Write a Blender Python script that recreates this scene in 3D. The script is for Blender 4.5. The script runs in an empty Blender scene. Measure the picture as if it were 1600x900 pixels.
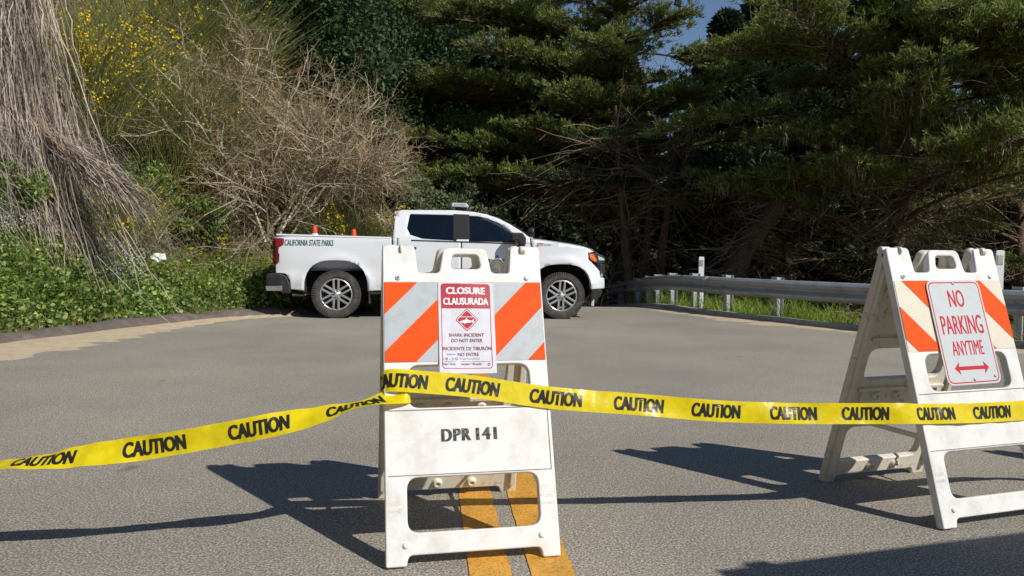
import bpy, bmesh, math, random
import numpy as np
from mathutils import Vector, Matrix

# ------------------------------------------------------------------ camera, sky, sun, exposure
scene = bpy.context.scene
COL = scene.collection
R = math.radians
CAM_H = 1.07
F_PX = 1200.0                       # focal length in pixels of the 1600-wide photograph
PITCH = math.atan(54 / F_PX)
ROLL = R(0.6)
cam_data = bpy.data.cameras.new('camera')
cam_data.sensor_width = 36
cam_data.lens = 36 * F_PX / 1600
cam_data.clip_start = 0.05
cam_data.clip_end = 2000
cam = bpy.data.objects.new('camera', cam_data)
COL.objects.link(cam)
CAM_ROT = Matrix.Rotation(R(90) - PITCH, 3, 'X') @ Matrix.Rotation(ROLL, 3, 'Z')
cam.matrix_world = Matrix.Translation((0, 0, CAM_H)) @ CAM_ROT.to_4x4()
scene.camera = cam

SUN_DIR = Vector((0.775, -0.632, 0.0)).normalized() * math.cos(R(40)) + Vector((0, 0, math.sin(R(40))))
world = bpy.data.worlds.new('World')
scene.world = world
world.use_nodes = True
wn = world.node_tree
wn.nodes.clear()
w_out = wn.nodes.new('ShaderNodeOutputWorld')
w_bg = wn.nodes.new('ShaderNodeBackground')
w_sky = wn.nodes.new('ShaderNodeTexSky')
w_sky.sky_type = 'NISHITA'
w_sky.sun_disc = False
w_sky.sun_elevation = R(40)
w_sky.sun_rotation = math.atan2(SUN_DIR.x, SUN_DIR.y)
w_sky.air_density = 1.0
w_sky.dust_density = 0.1
w_sky.ozone_density = 3.5
w_bg.inputs['Strength'].default_value = 0.075
wn.links.new(w_sky.outputs[0], w_bg.inputs[0])
wn.links.new(w_bg.outputs[0], w_out.inputs[0])

sun_data = bpy.data.lights.new('sun', 'SUN')
sun_data.energy = 4.2
sun_data.angle = R(0.53)
sun_data.color = (1.0, 0.955, 0.88)
sun = bpy.data.objects.new('sun', sun_data)
COL.objects.link(sun)
sun.rotation_euler = (-SUN_DIR).to_track_quat('-Z', 'Y').to_euler()
sun.location = (8, -6, 12)

scene.view_settings.view_transform = 'Standard'
scene.view_settings.look = 'None'
scene.view_settings.gamma = 1.0
scene.view_settings.use_curve_mapping = False
scene.view_settings.exposure = 0.15

# ------------------------------------------------------------------ helpers
def pix(px, py, z=0.0):
    """point of the photograph on the horizontal plane z"""
    d = CAM_ROT @ Vector(((px - 800) / F_PX, -(py - 450) / F_PX, -1))
    t = (z - CAM_H) / d.z
    return Vector((d.x * t, d.y * t, z))

def pixd(px, py, depth):
    d = CAM_ROT @ Vector(((px - 800) / F_PX, -(py - 450) / F_PX, -1))
    t = depth / d.y
    return Vector((d.x * t, d.y * t, CAM_H + d.z * t))

def tag(o, label=None, cat=None, group=None, kind=None):
    if label: o['label'] = label
    if cat: o['category'] = cat
    if group: o['group'] = group
    if kind: o['kind'] = kind
    return o

def empty(name, loc=(0, 0, 0), rz=0.0):
    o = bpy.data.objects.new(name, None)
    o.empty_display_size = 0.2
    COL.objects.link(o)
    o.location = loc
    o.rotation_euler = (0, 0, rz)
    return o

def link(name, me, mat=None, parent=None, smooth=None):
    o = bpy.data.objects.new(name, me)
    COL.objects.link(o)
    if mat is not None and not me.materials:
        me.materials.append(mat)
    if parent is not None:
        o.parent = parent
    if smooth is not None:
        me.polygons.foreach_set('use_smooth', [smooth] * len(me.polygons))
    return o

def copy_tree(o, parent=None):
    c = o.copy()
    COL.objects.link(c)
    c.parent = parent
    for ch in list(o.children):
        copy_tree(ch, c)
    return c

def mesh_np(name, V, F, smooth=False):
    """V (N,3), F (M,k) all faces of one size, or a list of such arrays"""
    Fs = F if isinstance(F, list) else [F]
    me = bpy.data.meshes.new(name)
    V = np.asarray(V, dtype=np.float32)
    me.vertices.add(len(V))
    me.vertices.foreach_set('co', V.ravel())
    nl = sum(f.size for f in Fs)
    nf = sum(len(f) for f in Fs)
    me.loops.add(nl)
    me.loops.foreach_set('vertex_index', np.concatenate([f.ravel() for f in Fs]).astype(np.int32))
    me.polygons.add(nf)
    ls, off = [], 0
    for f in Fs:
        ls.append(off + np.arange(len(f)) * f.shape[1]); off += f.size
    me.polygons.foreach_set('loop_start', np.concatenate(ls).astype(np.int32))
    me.polygons.foreach_set('use_smooth', np.full(nf, smooth))
    me.update(calc_edges=True)
    me.validate()
    return me

class Acc:
    def __init__(s): s.V = []; s.F = {}; s.n = 0
    def add(s, V, F):
        V = np.asarray(V, float).reshape(-1, 3); F = np.asarray(F, int)
        s.V.append(V); s.F.setdefault(F.shape[1], []).append(F + s.n); s.n += len(V)
        return s
    def mesh(s, name, smooth=False):
        return mesh_np(name, np.concatenate(s.V), [np.concatenate(f) for f in s.F.values()], smooth)

def nrm(a):
    return a / np.maximum(np.linalg.norm(a, axis=-1, keepdims=True), 1e-9)

def tubes(paths, radii, sides=3, cap=False):
    """paths (N,K,3), radii (N,K) -> V, F quads"""
    P = np.asarray(paths, float); Rr = np.asarray(radii, float)
    N, K, _ = P.shape
    T = np.gradient(P, axis=1); T = nrm(T)
    ref = np.where(np.abs(nrm(P[:, -1] - P[:, 0])[:, 2:3]) > 0.8, np.array([[1.0, 0, 0]]), np.array([[0, 0, 1.0]]))[:, None, :]
    A = nrm(np.cross(T, np.broadcast_to(ref, T.shape)))
    B = np.cross(T, A)
    an = np.arange(sides) * 2 * math.pi / sides
    V = P[:, :, None, :] + Rr[:, :, None, None] * (A[:, :, None, :] * np.cos(an)[None, None, :, None] + B[:, :, None, :] * np.sin(an)[None, None, :, None])
    idx = np.arange(N * K * sides).reshape(N, K, sides)
    nx = np.roll(idx, -1, axis=2)
    F = np.stack([idx[:, :-1], nx[:, :-1], nx[:, 1:], idx[:, 1:]], -1).reshape(-1, 4)
    return V.reshape(-1, 3), F

def ribbons(paths, widths, side):
    """flat strips: paths (N,K,3), widths (N,K), side (N,3)"""
    P = np.asarray(paths, float); W = np.asarray(widths, float)
    N, K, _ = P.shape
    S = nrm(np.asarray(side, float))[:, None, :]
    L = P - S * W[:, :, None] * .5; Rt = P + S * W[:, :, None] * .5
    V = np.stack([L, Rt], 2)
    idx = np.arange(N * K * 2).reshape(N, K, 2)
    F = np.stack([idx[:, :-1, 0], idx[:, :-1, 1], idx[:, 1:, 1], idx[:, 1:, 0]], -1).reshape(-1, 4)
    return V.reshape(-1, 3), F

def leaves(pos, d, rng, length, width, fold=.15):
    """one folded quad per leaf"""
    N = len(pos)
    d = nrm(d)
    s = nrm(np.cross(d, rng.normal(size=(N, 3))))
    n = np.cross(d, s)
    L = np.asarray(length).reshape(-1, 1); W = np.asarray(width).reshape(-1, 1)
    a = pos; b = pos + d * L * .5 - s * W * .5 + n * W * fold; c = pos + d * L; e = pos + d * L * .5 + s * W * .5 + n * W * fold
    V = np.stack([a, b, c, e], 1).reshape(-1, 3)
    return V, np.arange(N * 4).reshape(N, 4)

def smoothpath(pts, n):
    """Catmull-Rom through pts, n samples"""
    p = np.asarray(pts, float); p = np.vstack([2 * p[0] - p[1], p, 2 * p[-1] - p[-2]])
    m = len(p) - 3
    out = []
    for t in np.linspace(0, m - 1e-6, n):
        i = int(t); u = t - i
        a, b, c, d = p[i:i + 4]
        out.append(.5 * (2 * b + (c - a) * u + (2 * a - 5 * b + 4 * c - d) * u * u + (3 * b - a - 3 * c + d) * u ** 3))
    return np.array(out)

def box_bm(bm, c, s, rot=None):
    m = Matrix.Translation(c) @ (rot.to_4x4() if rot else Matrix.Identity(4)) @ Matrix.Diagonal((s[0], s[1], s[2], 1))
    return bmesh.ops.create_cube(bm, size=1, matrix=m)['verts']

def bm_mesh(bm, name, bevel=0, seg=2, smooth=False):
    if bevel:
        bmesh.ops.bevel(bm, geom=list(bm.edges), offset=bevel, segments=seg, affect='EDGES', profile=.6, clamp_overlap=True)
    me = bpy.data.meshes.new(name)
    bm.to_mesh(me); bm.free()
    if smooth:
        me.polygons.foreach_set('use_smooth', [True] * len(me.polygons))
    return me

def box(name, c, s, mat, parent=None, bevel=.0, rot=None, seg=2):
    bm = bmesh.new(); box_bm(bm, c, s, rot)
    return link(name, bm_mesh(bm, name, bevel, seg), mat, parent)

def boxes(name, items, mat, parent=None, bevel=0.0):
    bm = bmesh.new()
    for it in items: box_bm(bm, *it)
    return link(name, bm_mesh(bm, name, bevel), mat, parent)

def lathe(name, prof, mat, parent=None, seg=32, axis='Z', smooth=True, M=None):
    """prof list of (r, h)"""
    p = np.array(prof, float); K = len(p)
    a = np.arange(seg) * 2 * math.pi / seg
    V = np.stack([p[:, 0:1] * np.cos(a), p[:, 0:1] * np.sin(a), np.repeat(p[:, 1:2], seg, 1)], -1)
    if axis == 'Y': V = V[..., [0, 2, 1]]
    if axis == 'X': V = V[..., [2, 0, 1]]
    idx = np.arange(K * seg).reshape(K, seg); nx = np.roll(idx, -1, 1)
    F = np.stack([idx[:-1], nx[:-1], nx[1:], idx[1:]], -1).reshape(-1, 4)
    V = V.reshape(-1, 3)
    if M is not None:
        V = (np.array(M) @ np.c_[V, np.ones(len(V))].T).T[:, :3]
    return link(name, mesh_np(name, V, F, smooth), mat, parent)

def round_poly(pts, r, n=5):
    """pts list of (x,y) or (x,y,r)"""
    out = []; m = len(pts)
    for i in range(m):
        p = Vector(pts[i][:2]); a = Vector(pts[i - 1][:2]); b = Vector(pts[(i + 1) % m][:2])
        rr = pts[i][2] if len(pts[i]) > 2 else r
        u = (a - p); v = (b - p); lu = u.length; lv = v.length
        if rr <= 0 or lu < 1e-6 or lv < 1e-6:
            out.append((p.x, p.y)); continue
        u.normalize(); v.normalize()
        ang = u.angle(v)
        t = min(rr / max(math.tan(ang / 2), 1e-3), lu * .48, lv * .48)
        s = p + u * t; e = p + v * t
        for k in range(n + 1):
            f = k / n
            q = s * (1 - f) ** 2 + p * 2 * f * (1 - f) + e * f ** 2
            out.append((q.x, q.y))
    return out

def rect(x0, y0, x1, y1, r=0, n=5):
    p = [(x0, y0), (x1, y0), (x1, y1), (x0, y1)]
    return round_poly(p, r, n) if r else p

def plate_mesh(name, splines, depth=0.0, bevel=0.0, res=1):
    """flat panel with holes: 2D curve with nested outlines, filled and extruded about z=0"""
    cu = bpy.data.curves.new(name, 'CURVE')
    cu.dimensions = '2D'; cu.fill_mode = 'BOTH'
    cu.extrude = depth / 2; cu.bevel_depth = bevel; cu.bevel_resolution = res; cu.offset = -bevel
    for pts in splines:
        sp = cu.splines.new('POLY'); sp.points.add(len(pts) - 1)
        for q, p in zip(sp.points, pts): q.co = (p[0], p[1], 0, 1)
        sp.use_cyclic_u = True
    o = bpy.data.objects.new(name, cu); COL.objects.link(o)
    bpy.context.view_layer.update()
    me = bpy.data.meshes.new_from_object(o.evaluated_get(bpy.context.evaluated_depsgraph_get()))
    bpy.data.objects.remove(o); bpy.data.curves.remove(cu)
    me.name = name
    me.materials.clear()
    return me

def text_mesh(s, w=None, h=None, bold=0.0, shear=0.0, cx=0.0, cy=0.0, spacing=1.0, fat=0.0):
    """text as flat mesh, fitted into w x h about (cx,cy)"""
    cu = bpy.data.curves.new('lettering', 'FONT')
    cu.body = s; cu.size = 1.0; cu.offset = bold; cu.shear = shear; cu.space_character = spacing
    cu.resolution_u = 4
    o = bpy.data.objects.new('lettering', cu); COL.objects.link(o)
    bpy.context.view_layer.update()
    me = bpy.data.meshes.new_from_object(o.evaluated_get(bpy.context.evaluated_depsgraph_get()))
    bpy.data.objects.remove(o); bpy.data.curves.remove(cu)
    me.materials.clear()
    if fat:
        bm = bmesh.new()
        for k, dx in enumerate((-fat, -fat / 2, 0, fat / 2, fat)):
            n0 = len(bm.verts); bm.from_mesh(me); bm.verts.ensure_lookup_table()
            for v in bm.verts[n0:]: v.co.x += dx; v.co.z = k
        bm.to_mesh(me); bm.free()
    V = np.empty(len(me.vertices) * 3); me.vertices.foreach_get('co', V); V = V.reshape(-1, 3)
    lo, hi = V.min(0), V.max(0)
    sx = w / (hi[0] - lo[0]) if w else None
    sy = h / (hi[1] - lo[1]) if h else None
    sx = sx or sy; sy = sy or sx
    V[:, 0] = (V[:, 0] - (lo[0] + hi[0]) / 2) * sx + cx
    V[:, 1] = (V[:, 1] - (lo[1] + hi[1]) / 2) * sy + cy
    V[:, 2] *= 6e-5
    me.vertices.foreach_set('co', V.ravel())
    return me

def set_co(me, fn):
    V = np.empty(len(me.vertices) * 3); me.vertices.foreach_get('co', V); V = V.reshape(-1, 3)
    V = fn(V)
    me.vertices.foreach_set('co', np.asarray(V, np.float32).ravel()); me.update()
    return me

def join_meshes(name, meshes):
    bm = bmesh.new()
    for m in meshes:
        bm.from_mesh(m); bpy.data.meshes.remove(m)
    return bm_mesh(bm, name)

# ------------------------------------------------------------------ materials
def rgb(r, g, b):
    f = lambda c: (c / 255 / 12.92) if c / 255 <= .04045 else ((c / 255 + .055) / 1.055) ** 2.4
    return (f(r), f(g), f(b), 1)

def new_mat(name):
    m = bpy.data.materials.new(name); m.use_nodes = True
    nt = m.node_tree
    return m, nt, nt.nodes['Principled BSDF']

def ramp(nt, stops, inp=None, interp='LINEAR'):
    n = nt.nodes.new('ShaderNodeValToRGB'); cr = n.color_ramp; cr.interpolation = interp
    while len(cr.elements) > 1: cr.elements.remove(cr.elements[-1])
    for i, (p, c) in enumerate(stops):
        e = cr.elements[0] if i == 0 else cr.elements.new(p)
        e.position = p; e.color = c if len(c) == 4 else (*c, 1)
    if inp is not None: nt.links.new(inp, n.inputs[0])
    return n

def noise(nt, scale, detail=4, rough=.55, coord='Object', dist=0.0):
    tc = nt.nodes.new('ShaderNodeTexCoord')
    n = nt.nodes.new('ShaderNodeTexNoise')
    n.inputs['Scale'].default_value = scale; n.inputs['Detail'].default_value = detail
    n.inputs['Roughness'].default_value = rough; n.inputs['Distortion'].default_value = dist
    nt.links.new(tc.outputs[coord], n.inputs['Vector'])
    return n

def mix(nt, a, b, fac, mode='MIX'):
    n = nt.nodes.new('ShaderNodeMix'); n.data_type = 'RGBA'; n.blend_type = mode
    for sock, v in ((n.inputs[6], a), (n.inputs[7], b), (n.inputs[0], fac)):
        if hasattr(v, 'is_output'): nt.links.new(v, sock)
        else: sock.default_value = v
    return n.outputs[2]

def bump(nt, bsdf, h, strength=.3, dist=.01):
    b = nt.nodes.new('ShaderNodeBump'); b.inputs['Strength'].default_value = strength; b.inputs['Distance'].default_value = dist
    nt.links.new(h, b.inputs['Height']); nt.links.new(b.outputs[0], bsdf.inputs['Normal'])

def simple(name, col, rough=.5, metal=0, spec=.5, dirt=None, dirt_amt=.5, dirt_scale=9, bump_s=0, coat=0, lo=.48, hi=.72):
    m, nt, b = new_mat(name)
    b.inputs['Roughness'].default_value = rough; b.inputs['Metallic'].default_value = metal
    b.inputs['Specular IOR Level'].default_value = spec
    b.inputs['Coat Weight'].default_value = coat
    if dirt is None:
        n = noise(nt, dirt_scale * 3, 3)
        r = ramp(nt, [(.3, (.9, .9, .9, 1)), (.7, (1.05, 1.05, 1.05, 1))], n.outputs[0])
        nt.links.new(mix(nt, col, r.outputs[0], 1.0, 'MULTIPLY'), b.inputs['Base Color'])
    else:
        n = noise(nt, dirt_scale, 8, .68)
        r = ramp(nt, [(lo, (0, 0, 0, 1)), (hi, (dirt_amt,) * 3 + (1,))], n.outputs[0])
        nt.links.new(mix(nt, col, dirt, r.outputs[0]), b.inputs['Base Color'])
    if bump_s:
        n2 = noise(nt, 60, 4); bump(nt, b, n2.outputs[0], bump_s, .004)
    return m

def leafmat(name, stops, trans=.35, rough=.55, spec=.25):
    m, nt, b = new_mat(name)
    g = nt.nodes.new('ShaderNodeNewGeometry')
    r = ramp(nt, stops, g.outputs['Random Per Island'])
    n = noise(nt, 1.3, 2, .5, 'Object')
    rr = ramp(nt, [(.3, (.65, .65, .65, 1)), (.7, (1.25, 1.25, 1.2, 1))], n.outputs[0])
    c = mix(nt, r.outputs[0], rr.outputs[0], 1.0, 'MULTIPLY')
    nt.links.new(c, b.inputs['Base Color'])
    b.inputs['Roughness'].default_value = rough; b.inputs['Specular IOR Level'].default_value = spec
    if trans:
        t = nt.nodes.new('ShaderNodeBsdfTranslucent'); nt.links.new(c, t.inputs[0])
        mx = nt.nodes.new('ShaderNodeMixShader'); mx.inputs[0].default_value = trans
        out = nt.nodes['Material Output']
        nt.links.new(b.outputs[0], mx.inputs[1]); nt.links.new(t.outputs[0], mx.inputs[2]); nt.links.new(mx.outputs[0], out.inputs[0])
    return m

M = {}
# asphalt: aggregate, worn patches, faint dusty streaks, a few dark stains
m, nt, b = new_mat('asphalt')
n1 = noise(nt, 115, 4, .75); n2 = noise(nt, .55, 5, .6); n3 = noise(nt, 26, 4, .6)
vo = nt.nodes.new('ShaderNodeTexVoronoi'); vo.inputs['Scale'].default_value = 95
tc = nt.nodes.new('ShaderNodeTexCoord'); nt.links.new(tc.outputs['Object'], vo.inputs['Vector'])
r1 = ramp(nt, [(.32, rgb(66, 65, 63)), (.5, rgb(136, 130, 121)), (.68, rgb(222, 212, 194))], n1.outputs[0])
r2 = ramp(nt, [(.32, (.80, .81, .83, 1)), (.68, (1.12, 1.10, 1.05, 1))], n2.outputs[0])
r3 = ramp(nt, [(.3, (.88, .88, .88, 1)), (.7, (1.1, 1.1, 1.1, 1))], n3.outputs[0])
rv = ramp(nt, [(0, (.60, .60, .60, 1)), (.45, (1.15, 1.15, 1.15, 1))], vo.outputs['Distance'])
c = mix(nt, r1.outputs[0], r2.outputs[0], 1, 'MULTIPLY'); c = mix(nt, c, r3.outputs[0], 1, 'MULTIPLY'); c = mix(nt, c, rv.outputs[0], .5, 'MULTIPLY')
mp = nt.nodes.new('ShaderNodeMapping'); mp.inputs['Scale'].default_value = (.5, 2.2, 1); mp.inputs['Rotation'].default_value = (0, 0, .35)
nt.links.new(tc.outputs['Object'], mp.inputs[0])
ns = nt.nodes.new('ShaderNodeTexNoise'); ns.inputs['Scale'].default_value = 1.1; ns.inputs['Detail'].default_value = 7; ns.inputs['Roughness'].default_value = .7
nt.links.new(mp.outputs[0], ns.inputs[0])
rs = ramp(nt, [(.55, (0, 0, 0, 1)), (.75, (.4, .4, .4, 1))], ns.outputs[0])
c = mix(nt, c, rgb(158, 148, 132), rs.outputs[0])
nst = noise(nt, 2.3, 3, .5); rst = ramp(nt, [(.70, (0, 0, 0, 1)), (.76, (.55, .55, .55, 1))], nst.outputs[0])
c = mix(nt, c, rgb(62, 60, 58), rst.outputs[0])
nt.links.new(c, b.inputs['Base Color'])
b.inputs['Roughness'].default_value = .82; b.inputs['Specular IOR Level'].default_value = .3
bump(nt, b, n1.outputs[0], .55, .006)
M['asphalt'] = m
M['berm'] = simple('berm_asphalt', rgb(92, 84, 78), .9, dirt=rgb(140, 128, 110), dirt_amt=.6, dirt_scale=5, bump_s=.5)
M['sand'] = simple('sand', rgb(188, 170, 142), .95, dirt=rgb(150, 126, 96), dirt_amt=.6, dirt_scale=6, bump_s=.4)
m, nt, b = new_mat('yellow_paint')
n = noise(nt, 130, 4, .7); r = ramp(nt, [(.36, rgb(120, 96, 60)), (.47, rgb(222, 160, 58)), (.8, rgb(232, 176, 78))], n.outputs[0])
n2 = noise(nt, 8, 6, .7); r2 = ramp(nt, [(.35, (.78, .78, .78, 1)), (.65, (1.03, 1.03, 1.03, 1))], n2.outputs[0])
nt.links.new(mix(nt, r.outputs[0], r2.outputs[0], 1, 'MULTIPLY'), b.inputs['Base Color']); b.inputs['Roughness'].default_value = .7
bump(nt, b, n.outputs[0], .4, .004); M['yellow_paint'] = m
m, nt, b = new_mat('hill_soil')
n = noise(nt, 3, 8, .7); r = ramp(nt, [(.35, rgb(58, 48, 34)), (.5, rgb(92, 80, 56)), (.65, rgb(74, 80, 44))], n.outputs[0])
nt.links.new(r.outputs[0], b.inputs['Base Color']); b.inputs['Roughness'].default_value = .95; bump(nt, b, n.outputs[0], .8, .05); M['soil'] = m
M['concrete'] = simple('concrete', rgb(172, 166, 155), .9, dirt=rgb(110, 102, 90), dirt_amt=.8, dirt_scale=5, bump_s=.3)
M['plastic'] = simple('white_plastic', (.74, .735, .715, 1), .42, dirt=rgb(158, 148, 130), dirt_amt=.45, dirt_scale=7)
M['plastic_dirty'] = simple('weathered_plastic', rgb(216, 209, 193), .55, dirt=rgb(96, 82, 62), dirt_amt=.95, dirt_scale=32, lo=.56, hi=.78)
M['sheet_white'] = simple('silver_white_sheeting', rgb(176, 182, 186), .38, dirt=rgb(150, 152, 150), dirt_amt=.6, dirt_scale=18)
M['sheet_cream'] = simple('cream_sheeting', rgb(216, 209, 190), .38, dirt=rgb(198, 188, 164), dirt_amt=.5, dirt_scale=18)
M['orange'] = simple('orange_sheeting', (.78, .078, .0, 1), .6, spec=.2, dirt=(.72, .11, .008, 1), dirt_amt=.6, dirt_scale=20)
M['black_ink'] = simple('black_ink', (.02, .02, .022, 1), .6)
M['stencil'] = simple('stencil_paint', (.03, .03, .03, 1), .7, dirt=(.35, .34, .32, 1), dirt_amt=.7, dirt_scale=60)
M['groove'] = simple('inset_line', rgb(120, 112, 98), .9)  # darker tone for the thin bars marking the moulded inset lines
M['steel'] = simple('steel', rgb(165, 160, 150), .45, .8, dirt=rgb(110, 85, 60), dirt_amt=.7, dirt_scale=30)
M['paper'] = simple('paper', rgb(206, 206, 214), .55)
M['sign_red'] = simple('notice_red', rgb(170, 18, 42), .5)
M['ink_red'] = simple('notice_ink', rgb(140, 50, 80), .6)
M['ink_pen'] = simple('pen_ink', rgb(70, 75, 95), .6)
M['ink_blue'] = simple('blue_pen_ink', rgb(130, 150, 200), .6)
M['paper_white'] = simple('white_print', rgb(245, 242, 245), .55)
M['sign_face'] = simple('sign_face', rgb(194, 198, 200), .35, dirt=rgb(180, 180, 175), dirt_amt=.5, dirt_scale=16)
M['sign_ink'] = simple('sign_red_ink', rgb(188, 14, 40), .4)
# tape: thin shiny yellow film
m, nt, b = new_mat('yellow_film')
b.inputs['Base Color'].default_value = rgb(250, 222, 12); b.inputs['Roughness'].default_value = .24; b.inputs['Specular IOR Level'].default_value = .6
n = noise(nt, 9, 3, .6); bump(nt, b, n.outputs[0], .5, .012)
n2 = noise(nt, 30, 3); rr = ramp(nt, [(.3, (.72, .56, .004, 1)), (.7, (.82, .68, .008, 1))], n2.outputs[0]); nt.links.new(rr.outputs[0], b.inputs['Base Color'])
t = nt.nodes.new('ShaderNodeBsdfTranslucent'); nt.links.new(rr.outputs[0], t.inputs[0])
mx = nt.nodes.new('ShaderNodeMixShader'); mx.inputs[0].default_value = .18
nt.links.new(b.outputs[0], mx.inputs[1]); nt.links.new(t.outputs[0], mx.inputs[2]); nt.links.new(mx.outputs[0], nt.nodes['Material Output'].inputs[0])
M['tape'] = m
m, nt, b = new_mat('tape_ink')
b.inputs['Base Color'].default_value = (.02, .018, .012, 1); b.inputs['Roughness'].default_value = .3
n = noise(nt, 9, 3, .6); bump(nt, b, n.outputs[0], .5, .012); M['tape_ink'] = m
# truck
m, nt, b = new_mat('white_car_paint')
n = noise(nt, 2.2, 6, .7)
sp = nt.nodes.new('ShaderNodeSeparateXYZ'); tc = nt.nodes.new('ShaderNodeTexCoord'); nt.links.new(tc.outputs['Object'], sp.inputs[0])
rz = ramp(nt, [(.40, (1, 1, 1, 1)), (.68, (0, 0, 0, 1))], sp.outputs['Z'])
rn = ramp(nt, [(.42, (0, 0, 0, 1)), (.75, (.8, .8, .8, 1))], n.outputs[0])
dm = mix(nt, rz.outputs[0], rn.outputs[0], 1, 'MULTIPLY')
nt.links.new(mix(nt, (.70, .725, .75, 1), rgb(150, 130, 102), dm), b.inputs['Base Color'])
b.inputs['Roughness'].default_value = .32; b.inputs['Coat Weight'].default_value = .35; b.inputs['Coat Roughness'].default_value = .06
M['paint'] = m
M['black_plastic'] = simple('black_plastic', (.022, .022, .024, 1), .5, dirt=rgb(70, 64, 56), dirt_amt=.5, dirt_scale=6)
M['dark'] = simple('underbody_black', (.012, .012, .012, 1), .8)
M['liner'] = simple('wheel_liner', (.03, .028, .026, 1), .9, dirt=rgb(80, 70, 58), dirt_amt=.6, dirt_scale=5)
M['tyre'] = simple('tyre_rubber', (.05, .047, .043, 1), .85, dirt=rgb(112, 100, 84), dirt_amt=.8, dirt_scale=7, bump_s=.3)
M['alloy'] = simple('alloy', (.72, .72, .72, 1), .3, .85, dirt=rgb(120, 112, 100), dirt_amt=.4, dirt_scale=20)
M['chrome'] = simple('chrome', (.8, .8, .8, 1), .12, 1.0)
M['brake'] = simple('brake_dark', (.03, .03, .03, 1), .6, .3)
M['tail_red'] = simple('tail_lens', (.28, .008, .02, 1), .12, coat=1)
M['tail_dark'] = simple('tail_lens_dark', (.12, .006, .012, 1), .12, coat=1)
M['amber'] = simple('amber_lens', (.85, .17, .02, 1), .15, coat=1)
M['lens'] = simple('clear_lens', (.55, .57, .6, 1), .08, .4, coat=1)
M['green_ink'] = simple('green_lettering', rgb(22, 92, 74), .4)
M['badge_red'] = simple('badge_red', rgb(170, 40, 60), .35)
M['badge_grey'] = simple('badge_grey', rgb(140, 144, 150), .35)
M['star_grey'] = simple('star_grey', rgb(108, 118, 128), .4, dirt=rgb(205, 210, 212), dirt_amt=1, dirt_scale=38)
M['star_dark'] = simple('star_dark', rgb(58, 68, 78), .4)
M['star_gold'] = simple('star_gold', rgb(150, 134, 112), .4, dirt=rgb(120, 80, 60), dirt_amt=1, dirt_scale=40)
M['seat'] = simple('seat_cloth', (.03, .03, .032, 1), .9)
M['grey_plastic'] = simple('grey_plastic', rgb(190, 194, 196), .45)
M['cone'] = simple('cone_orange', (.85, .07, .02, 1), .5)
m, nt, b = new_mat('tinted_glass')
nt.nodes.remove(b)
tr = nt.nodes.new('ShaderNodeBsdfTransparent'); tr.inputs[0].default_value = (.16, .19, .21, 1)
gl = nt.nodes.new('ShaderNodeBsdfGlossy'); gl.inputs['Roughness'].default_value = .02; gl.inputs[0].default_value = (.9, .95, 1, 1)
fr = nt.nodes.new('ShaderNodeFresnel'); fr.inputs[0].default_value = 1.5
n = noise(nt, 3, 2); rr = ramp(nt, [(0, (.02, .02, .02, 1)), (1, (.05, .05, .05, 1))], n.outputs[0])
ad = nt.nodes.new('ShaderNodeMath'); ad.operation = 'ADD'; nt.links.new(fr.outputs[0], ad.inputs[0]); nt.links.new(rr.outputs[0], ad.inputs[1])
mx = nt.nodes.new('ShaderNodeMixShader'); nt.links.new(ad.outputs[0], mx.inputs[0]); nt.links.new(tr.outputs[0], mx.inputs[1]); nt.links.new(gl.outputs[0], mx.inputs[2])
nt.links.new(mx.outputs[0], nt.nodes['Material Output'].inputs[0]); M['glass'] = m
M['galv'] = simple('galvanised_steel', rgb(168, 172, 175), .45, .35, dirt=rgb(128, 130, 132), dirt_amt=.8, dirt_scale=6)
M['post'] = simple('galvanised_post', rgb(178, 182, 184), .55, .35, dirt=rgb(120, 118, 112), dirt_amt=.7, dirt_scale=10)
M['marker'] = simple('white_marker_plastic', rgb(232, 234, 236), .5)
# plants
M['bark'] = simple('cypress_bark', rgb(96, 76, 60), .95, dirt=rgb(52, 42, 34), dirt_amt=.95, dirt_scale=7, bump_s=1.0)
M['dead_wood'] = simple('dead_twig', rgb(138, 118, 96), .95, dirt=rgb(66, 54, 44), dirt_amt=.9, dirt_scale=3)
M['cypress'] = leafmat('cypress_foliage', [(0, rgb(76, 96, 50)), (.5, rgb(118, 136, 70)), (.85, rgb(158, 166, 92)), (1, rgb(162, 148, 100))], .33)
M['conifer'] = leafmat('dark_conifer_foliage', [(0, rgb(34, 48, 32)), (.6, rgb(52, 68, 44)), (1, rgb(78, 86, 58))], .2)
M['broadleaf'] = leafmat('dark_broadleaf', [(0, rgb(38, 58, 34)), (.6, rgb(62, 84, 50)), (1, rgb(98, 116, 74))], .25, .5, .25)
M['greygreen'] = leafmat('grey_green_leaf', [(0, rgb(82, 92, 66)), (1, rgb(128, 134, 100))], .25)
M['lichen'] = leafmat('hanging_lichen', [(0, rgb(140, 138, 108)), (1, rgb(180, 176, 144))], .4, .9, .1)
M['twig_pale'] = leafmat('pale_twig', [(0, rgb(138, 122, 102)), (.5, rgb(176, 164, 142)), (1, rgb(208, 198, 178))], 0, .9, .1)
M['bud'] = leafmat('reddish_bud', [(0, rgb(140, 90, 66)), (.6, rgb(150, 122, 78)), (1, rgb(146, 148, 82))], .3, .8, .1)
M['vine'] = leafmat('dead_vine', [(0, rgb(112, 98, 88)), (.5, rgb(158, 144, 132)), (1, rgb(198, 188, 178))], 0, .95, .05)
M['bramble'] = leafmat('dry_bramble', [(0, rgb(112, 94, 74)), (.5, rgb(160, 140, 116)), (.85, rgb(192, 176, 148)), (1, rgb(132, 132, 80))], .1, .95, .05)
M['broom'] = leafmat('broom_twig', [(0, rgb(88, 100, 50)), (.5, rgb(126, 132, 78)), (1, rgb(160, 154, 108))], .2)
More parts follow.
